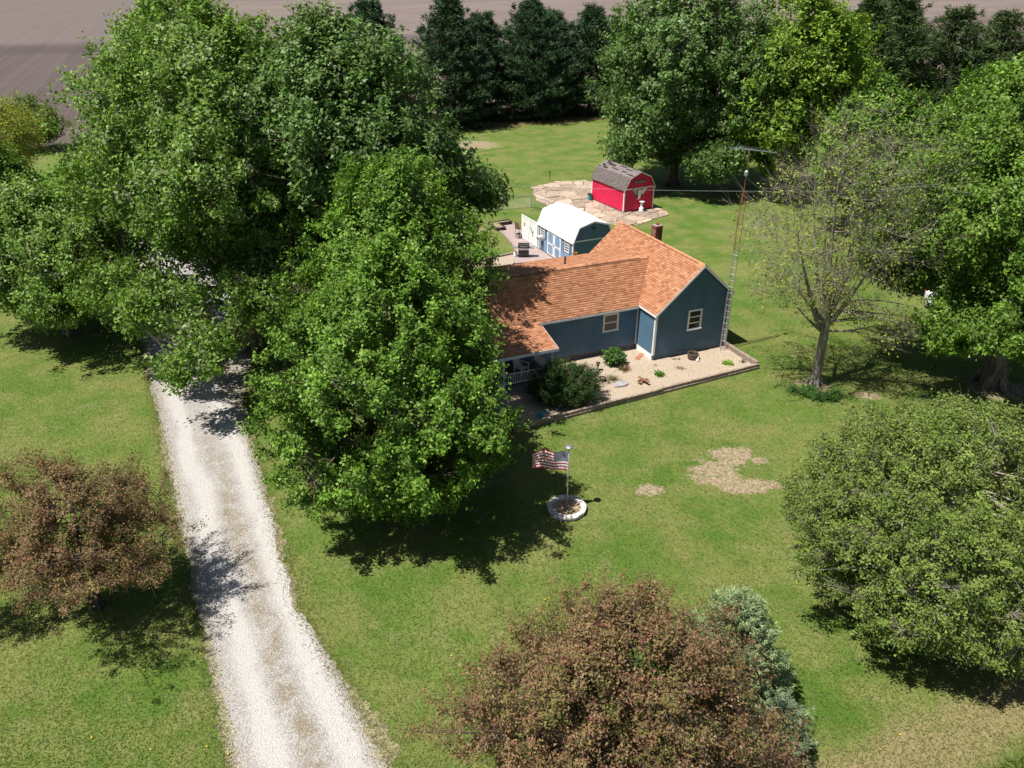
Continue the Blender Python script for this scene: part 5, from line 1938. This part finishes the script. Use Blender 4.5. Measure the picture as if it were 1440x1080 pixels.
tbx = bsw(.95, 7.3, .022)
tb = thing("bar_table", "tall dark patio table behind the white privacy screen", "table", tbx, BA)
MB().lathe([(.50, .98), (.52, 1.0), (.52, 1.03), (.05, 1.04)], 20).build("tabletop", M['black'], tb)
MB().lathe([(.30, 0), (.30, .03), (.05, .06), (.05, .98)], 12).build("pedestal", M['black'], tb)
c1 = bsw(.55, 8.6)
bar_chair((c1[0], c1[1], .022), BA + 2.9 + math.pi, "brown tall patio chair at the far side of bar table", 'brown')
c1 = bsw(-.05, 9.2)
bar_chair((c1[0], c1[1], .022), BA + 1.9, "dark brown tall patio chair standing past the screen end", 'brown')
c1 = bsw(1.75, 8.05)
bar_chair((c1[0], c1[1], .022), BA - .9, "tan-backed tall patio chair beside the bar table", 'tan')
c1 = bsw(.62, 6.35)
bar_chair((c1[0], c1[1], .022), BA + math.pi, "brown tall patio chair between bar table and shed", 'brown')
co = bsw(.72, 7.55)
cl = thing("cooler", "blue drinks cooler standing on the tall patio table", "cooler", (co[0], co[1], 1.063), BA)
MB().cbox(-.20, .20, -.28, .28, 0, .28, .02).build("cooler_body", M['cooler'], cl)
MB().cbox(-.21, .21, -.29, .29, .282, .34, .02).build("lid", M['cooler'], cl)
st_ = bsw(-.25, 8.85)
ss = thing("foot_stool", "small black stool on the paving by privacy screen", "stool", (st_[0], st_[1], .022), BA)
MB().cbox(-.17, .17, -.17, .17, .38, .43, .01).build("seat", M['black'], ss)
for x in (-.14, .14):
    for y in (-.14, .14):
        MB().box(x - .02, x + .02, y - .02, y + .02, 0, .38).build("leg", M['black'], ss)

# ------------------------------------------------------------------ chain link fence
cf = thing("chain_link_fence", "grey chain link fence running across the back lawn", "fence", (1.84, 73.7, 0), 0)
runs = [((1.84, 73.7), (-20.0, 67.4), 8), ((1.84, 73.7), (6.6, 67.0), 3)]
for (a, b, n) in runs:
    a, b = Vector((*a, 0)) - Vector((1.84, 73.7, 0)), Vector((*b, 0)) - Vector((1.84, 73.7, 0))
    for i in range(n + 1):
        if i == 0 and b.x > 0:
            continue
        p_ = a.lerp(b, i / n)
        MB().tube([(p_.x, p_.y, 0), (p_.x, p_.y, 1.25)], .035 if i in (0, n) else .026, 8).build("post", M['metal'], cf)
    MB().tube([(a.x, a.y, 1.2), (b.x, b.y, 1.2)], .022, 6).build("top_rail", M['metal'], cf)
    L = (b - a).length
    d = (b - a) / L
    wm = MB()
    sp = .105
    n = int(L / sp)
    for i in range(-11, n):
        for sg_ in (1, -1):
            s0, z0, s1, z1 = i * sp, (.04 if sg_ > 0 else 1.19), i * sp + 1.15, (1.19 if sg_ > 0 else .04)
            if s0 < 0:
                f = -s0 / 1.15
                z0 = z0 + (z1 - z0) * f
                s0 = 0
            if s1 > L:
                f = (L - s0) / (s1 - s0)
                z1 = z0 + (z1 - z0) * f
                s1 = L
            if s1 - s0 < .02:
                continue
            q0, q1 = a + d * s0, a + d * s1
            wm.tube([(q0.x, q0.y, z0), (q1.x, q1.y, z1)], .0035, 3, cap=False)
    tag(wm.build("wire_mesh", M['mesh'], cf), kind="stuff")

hy = thing("yard_hydrant", "dark yard hydrant post standing in grass by slab corner", "hydrant", (4.1, 84.6, 0), .4)
MB().tube([(0, 0, -.02), (0, 0, .85)], .035, 8).build("pipe", M['black'], hy)
MB().box(-.05, .05, -.06, .10, .85, .99).build("valve_head", M['black'], hy)
MB().bar((0, .0, .98), (0, -.28, 1.08), .025).build("lever", M['black'], hy)

# ------------------------------------------------------------------ lilies by the sparse tree
for i, (x, y, n_) in enumerate([(15.25, 36.75, 110), (15.75, 36.3, 130), (16.3, 35.95, 130), (16.8, 35.85, 120), (16.05, 36.75, 90), (17.2, 36.2, 80)]):
    t_o = thing("daylily", "clump of strappy green daylily leaves at the sparse tree's foot", "plant", (x, y, 0), i, 'daylilies around the sparse tree')
    blades("leaves", n_, .62, .045, .35, M['leaf'], [(.055, .135, .028), (.075, .165, .035), (.045, .11, .022)], t_o, .16, 80 + i, .85)

# ------------------------------------------------------------------ parked car (rear towards the house)
car = thing("parked_car", "white car parked in the shade below the dark green trees", "car", (28.6, 47.2, 0), math.radians(172))
secs = [(-2.25, .42, .78, .70, .66), (-2.15, .34, .98, .82, .78), (-1.75, .30, 1.04, .88, .82), (-1.45, .30, 1.05, .89, .80), (1.2, .30, .98, .89, .80), (1.7, .30, .92, .87, .76), (2.15, .34, .80, .80, .68), (2.28, .42, .66, .68, .6)]
bd_ = MB()
rows_ = []
for (y, zlo, zhi, hw_, ht) in secs:
    rows_.append([(-hw_ * .92, y, zlo), (-hw_, y, zlo + .18), (-hw_, y, zhi - .14), (-ht, y, zhi), (ht, y, zhi), (hw_, y, zhi - .14), (hw_, y, zlo + .18), (hw_ * .92, y, zlo)])
for a, b in zip(rows_[:-1], rows_[1:]):
    for j in range(8):
        j2 = (j + 1) % 8
        bd_.poly([a[j], a[j2], b[j2], b[j]])
bd_.poly(rows_[0][::-1])
bd_.poly(rows_[-1])
bd_.build("body", M['car_white'], car, True)
cb = MB()
cs_ = [(-1.95, 1.02, .78), (-1.35, 1.50, .60), (.25, 1.52, .62), (1.15, 1.00, .78)]
cab = [[(-w_, y, .95), (-w_, y, z), (w_, y, z), (w_, y, .95)] for y, z, w_ in cs_]
for a, b in zip(cab[:-1], cab[1:]):
    for j in range(3):
        cb.poly([a[j], a[j + 1], b[j + 1], b[j]])
cb.build("cabin_glass", M['glass'], car)
MB().cbox(-.60, .60, -1.40, .30, 1.50, 1.555, .03).build("roof_panel", M['car_white'], car)
for x in (-.84, .84):
    for y in (-1.35, 1.38):
        wo_ = MB().tube([(x - .09, y, .32), (x + .09, y, .32)], .32, 20).build("wheel", M['tyre'], car)
        s_ = 1 if x > 0 else -1
        MB().tube([(x + s_ * .09, y, .32), (x + s_ * .10, y, .32)], .20, 16).build("rim", M['alu'], wo_)
for x in (-.68, .68):
    MB().box(x - .13, x + .13, -2.30, -2.10, .70, .92).build("tail_light", M['lamp_red'], car)
    MB().box(x - .15, x + .15, 2.10, 2.29, .56, .68).build("headlight", M['alu'], car)

# ------------------------------------------------------------------ garage behind the silver maples
GA = math.radians(23)
gp = hw(-14.5, 47.0)
ga = thing("garage", "pale blue detached garage with white metal roof behind the silver maples", "garage", gp, GA)
GWd, GLn = 7.0, 8.0
for (p0, p1, o_, zt) in (((0, 0), (GWd, 0), (0, -1), None), ((GWd, 0), (GWd, GLn), (1, 0), 2.6), ((GWd, GLn), (0, GLn), (0, 1), None), ((0, GLn), (0, 0), (-1, 0), 2.6)):
    mb = MB()
    f_ = (lambda s: 2.6 + (GWd / 2 - abs(s - GWd / 2)) * .42 - .03) if zt is None else (lambda s: 2.6)
    siding(mb, p0, p1, .05, f_, .15, o_, .018)
    mb.build("wall", M['blue_shed'], ga)
rf = MB()
for a, b in ((-.3, GWd / 2), (GWd + .3, GWd / 2)):
    fz = lambda u: 2.62 + (GWd / 2 - abs(u - GWd / 2)) * .42
    slab_roof(rf, a, b, -.3, GLn + .3, fz, .07)
gro = rf.build("roof", M['white_roof'], ga)
for dx in (.5, 3.7):
    do = MB().box(dx, dx + 2.7, -.03, -.019, .06, 2.2).build("door", M['white'], ga)
    for i in range(4):
        MB().box(dx + .05, dx + 2.65, -.05, -.031, .10 + i * .53, .56 + i * .53).build("door_panel", M['white'], do)

# ------------------------------------------------------------------ loose gravel, grass blades, dandelions
r = np.random.default_rng(99)


def in_poly(P, poly):
    poly = np.array(poly)
    x, y = P[:, 0], P[:, 1]
    ins = np.zeros(len(P), bool)
    j = len(poly) - 1
    for i in range(len(poly)):
        xi, yi = poly[i]
        xj, yj = poly[j]
        c = ((yi > y) != (yj > y)) & (x < (xj - xi) * (y - yi) / (yj - yi + 1e-12) + xi)
        ins ^= c
        j = i
    return ins


def chips(name, pos, size, cols, parent=None):
    n = len(pos)
    base = np.array([[1, 0, 0], [-.5, .87, 0], [-.5, -.87, 0], [.1, .05, .9]])
    rot = r.uniform(0, 2 * np.pi, n)
    c, s_ = np.cos(rot), np.sin(rot)
    sz = size * r.uniform(.5, 1.4, n)
    B = base[None] * np.stack([sz, sz * r.uniform(.6, 1, n), sz * r.uniform(.5, 1, n)], 1)[:, None, :] + r.normal(0, .12, (n, 4, 3)) * sz[:, None, None]
    X = B[:, :, 0] * c[:, None] - B[:, :, 1] * s_[:, None]
    Y = B[:, :, 0] * s_[:, None] + B[:, :, 1] * c[:, None]
    V = np.stack([X, Y, np.maximum(B[:, :, 2], 0)], 2) + pos[:, None, :]
    T = np.array([[0, 1, 3], [1, 2, 3], [2, 0, 3]])
    Q = (np.arange(n)[:, None, None] * 4 + T[None]).reshape(-1, 3)
    C4 = np.repeat(np.concatenate([cols, np.ones((n, 1))], 1), 4, axis=0)
    return tag(np_mesh(name, V.reshape(-1, 3), Q, M['stone_chip'], parent, C4), kind="stuff")


drive_poly = [hw(u, v)[:2] for u, v in dl + dr]
n = 46000
vv_ = r.uniform(-26, 16, n)
le = np.interp(vv_, [-32, -18, -11, -3.4, 5.6, 14.4], [-24.7, -25.0, -25.5, -26.1, -26.6, -27.3])
re_ = np.interp(vv_, [-32, -19.4, -12.3, -4.9, 4.5, 14], [-20.5, -21.0, -22.4, -22.6, -22.6, -20.6])
uu_ = le + (re_ - le) * r.uniform(-.03, 1.03, n)
m_ = r.uniform(0, 1, n) < np.where(vv_ < 0, 1, .6)
uu_, vv_ = uu_[m_], vv_[m_]
P = HC[None] + uu_[:, None] * HU + vv_[:, None] * HV
g_ = r.uniform(.31, .50, len(P))[:, None] * np.array([[1, .95, .895]])
g_[r.uniform(0, 1, len(P)) < .06] *= .5
st_o = chips("drive_stones", np.concatenate([P, np.full((len(P), 1), .012)], 1), .020, g_)
tag(st_o, "loose pale crushed stones scattered over the gravel drive", "gravel")
# pea gravel on the bed
n = 16000
uu_, vv_ = r.uniform(-10.5, 5, n), r.uniform(-4.2, 1.8, n)
bp_ = in_poly(np.stack([uu_, vv_], 1), bed)
uu_, vv_ = uu_[bp_], vv_[bp_]
P = HC[None] + uu_[:, None] * HU + vv_[:, None] * HV
g_ = r.uniform(.5, .9, len(P))[:, None] * np.array([[.63, .52, .40]])
st_o = chips("bed_stones", np.concatenate([P, np.full((len(P), 1), .017)], 1), .022, g_)
tag(st_o, "loose tan pebbles covering the bed before the house", "gravel")

# grass blades over the lawn that lies near
n = 330000
Y = 12.5 + 36 * r.uniform(0, 1, n) ** 1.35
half = (Y * .883 + 9.4) * 720 / 1090 * 1.06
X = r.uniform(-1, 1, n) * half
P = np.stack([X, Y], 1)
hu = (P - HC) @ HU
hv = (P - HC) @ HV
ok = ~in_poly(np.stack([hu, hv], 1), dl + dr)
ok &= ~in_poly(np.stack([hu, hv], 1), [(5.2, -3.4), (5.2, 9.3), (-12.7, 9.3), (-12.7, -4.4), (-10.6, -4.25)])
ok &= ((P - np.array([FX, FY])) ** 2).sum(1) > .84 ** 2
for (x, y, a, b) in [(9.2, 29.0, 1.0, 1.0), (10.3, 30.5, .9, .7), (10.3, 28.05, 1.2, .45), (5.97, 27.7, .5, .4)]:
    ok &= ~((((P[:, 0] - x) / a) ** 2 + ((P[:, 1] - y) / b) ** 2 < 1) & (r.uniform(0, 1, n) < .8))
ev = r.uniform(-27, 15, 15000)
el = np.interp(ev, [-32, -18, -11, -3.4, 5.6, 14.4], [-24.7, -25.0, -25.5, -26.1, -26.6, -27.3]) + r.normal(-.12, .2, len(ev))
er = np.interp(ev, [-32, -19.4, -12.3, -4.9, 4.5, 14], [-20.5, -21.0, -22.4, -22.6, -22.6, -20.6]) + r.normal(.12, .2, len(ev))
eu = np.where(r.uniform(0, 1, len(ev)) < .5, el, er)
EP_ = HC[None] + eu[:, None] * HU + ev[:, None] * HV
P = np.concatenate([P[ok], EP_])
hv = np.concatenate([hv[ok], ev])
n = len(P)
edge_b = np.arange(n) >= n - len(EP_)
rough = hv < -26.3
h = r.uniform(.022, .052, n) * np.where(rough, 3.0, 1.0) * np.where(edge_b, 1.5, 1.0)
az = r.uniform(0, 2 * np.pi, n)
w = .018 * np.where(rough, 1.6, 1)
ln = r.normal(0, 1.15, (n, 2)) * h[:, None]
b0 = np.stack([P[:, 0] - np.cos(az) * w, P[:, 1] - np.sin(az) * w, np.zeros(n)], 1)
b1 = np.stack([P[:, 0] + np.cos(az) * w, P[:, 1] + np.sin(az) * w, np.zeros(n)], 1)
tp_ = np.stack([P[:, 0] + ln[:, 0], P[:, 1] + ln[:, 1], h], 1)
V = np.stack([b0, b1, tp_], 1).reshape(-1, 3)
lowf = np.sin(P[:, 0] * .55 + 1.3 * np.sin(P[:, 1] * .31)) * np.sin(P[:, 1] * .47 + 1.1 * np.sin(P[:, 0] * .39)) * .5 + .5
c0_, c1_ = np.array([.076, .132, .019]), np.array([.175, .180, .057])
col = c0_ + (c1_ - c0_) * np.clip(lowf + r.normal(0, .3, n), 0, 1)[:, None]
dryb = r.uniform(0, 1, n) < .06
col[dryb] = np.array([.21, .185, .09])
col[edge_b & (r.uniform(0, 1, n) < .6)] = np.array([.22, .20, .095])
col *= r.uniform(.8, 1.25, (n, 1))
C4 = np.repeat(np.concatenate([col, np.ones((n, 1))], 1), 3, axis=0)
go = np_mesh("grass_blades", V, np.arange(n * 3).reshape(n, 3), M['grass'], None, C4)
tag(go, "short mown grass blades growing over the front lawn", "grass", kind="stuff")

# dandelions
dn_ = MB()
for (x, y) in [(-10.5, 14.9), (-8.9, 15.0), (-8.2, 14.75), (-9.6, 14.2), (-12.4, 15.3), (8.1, 15.6), (1.2, 21.0), (11.5, 15.4), (-11.9, 17.8), (-2.0, 18.4)]:
    dn_.lathe([(.005, 0), (.005, .05), (.026, .055), (.022, .07), (.008, .075)], 8, (x, y, 0))
M['dandelion'] = simple("dandelion_yellow", (.75, .48, .02), .8, .1, 20)
tag(dn_.build("dandelions", M['dandelion']), "scattered yellow dandelion heads in the mown lawn", "flowers", kind="stuff")
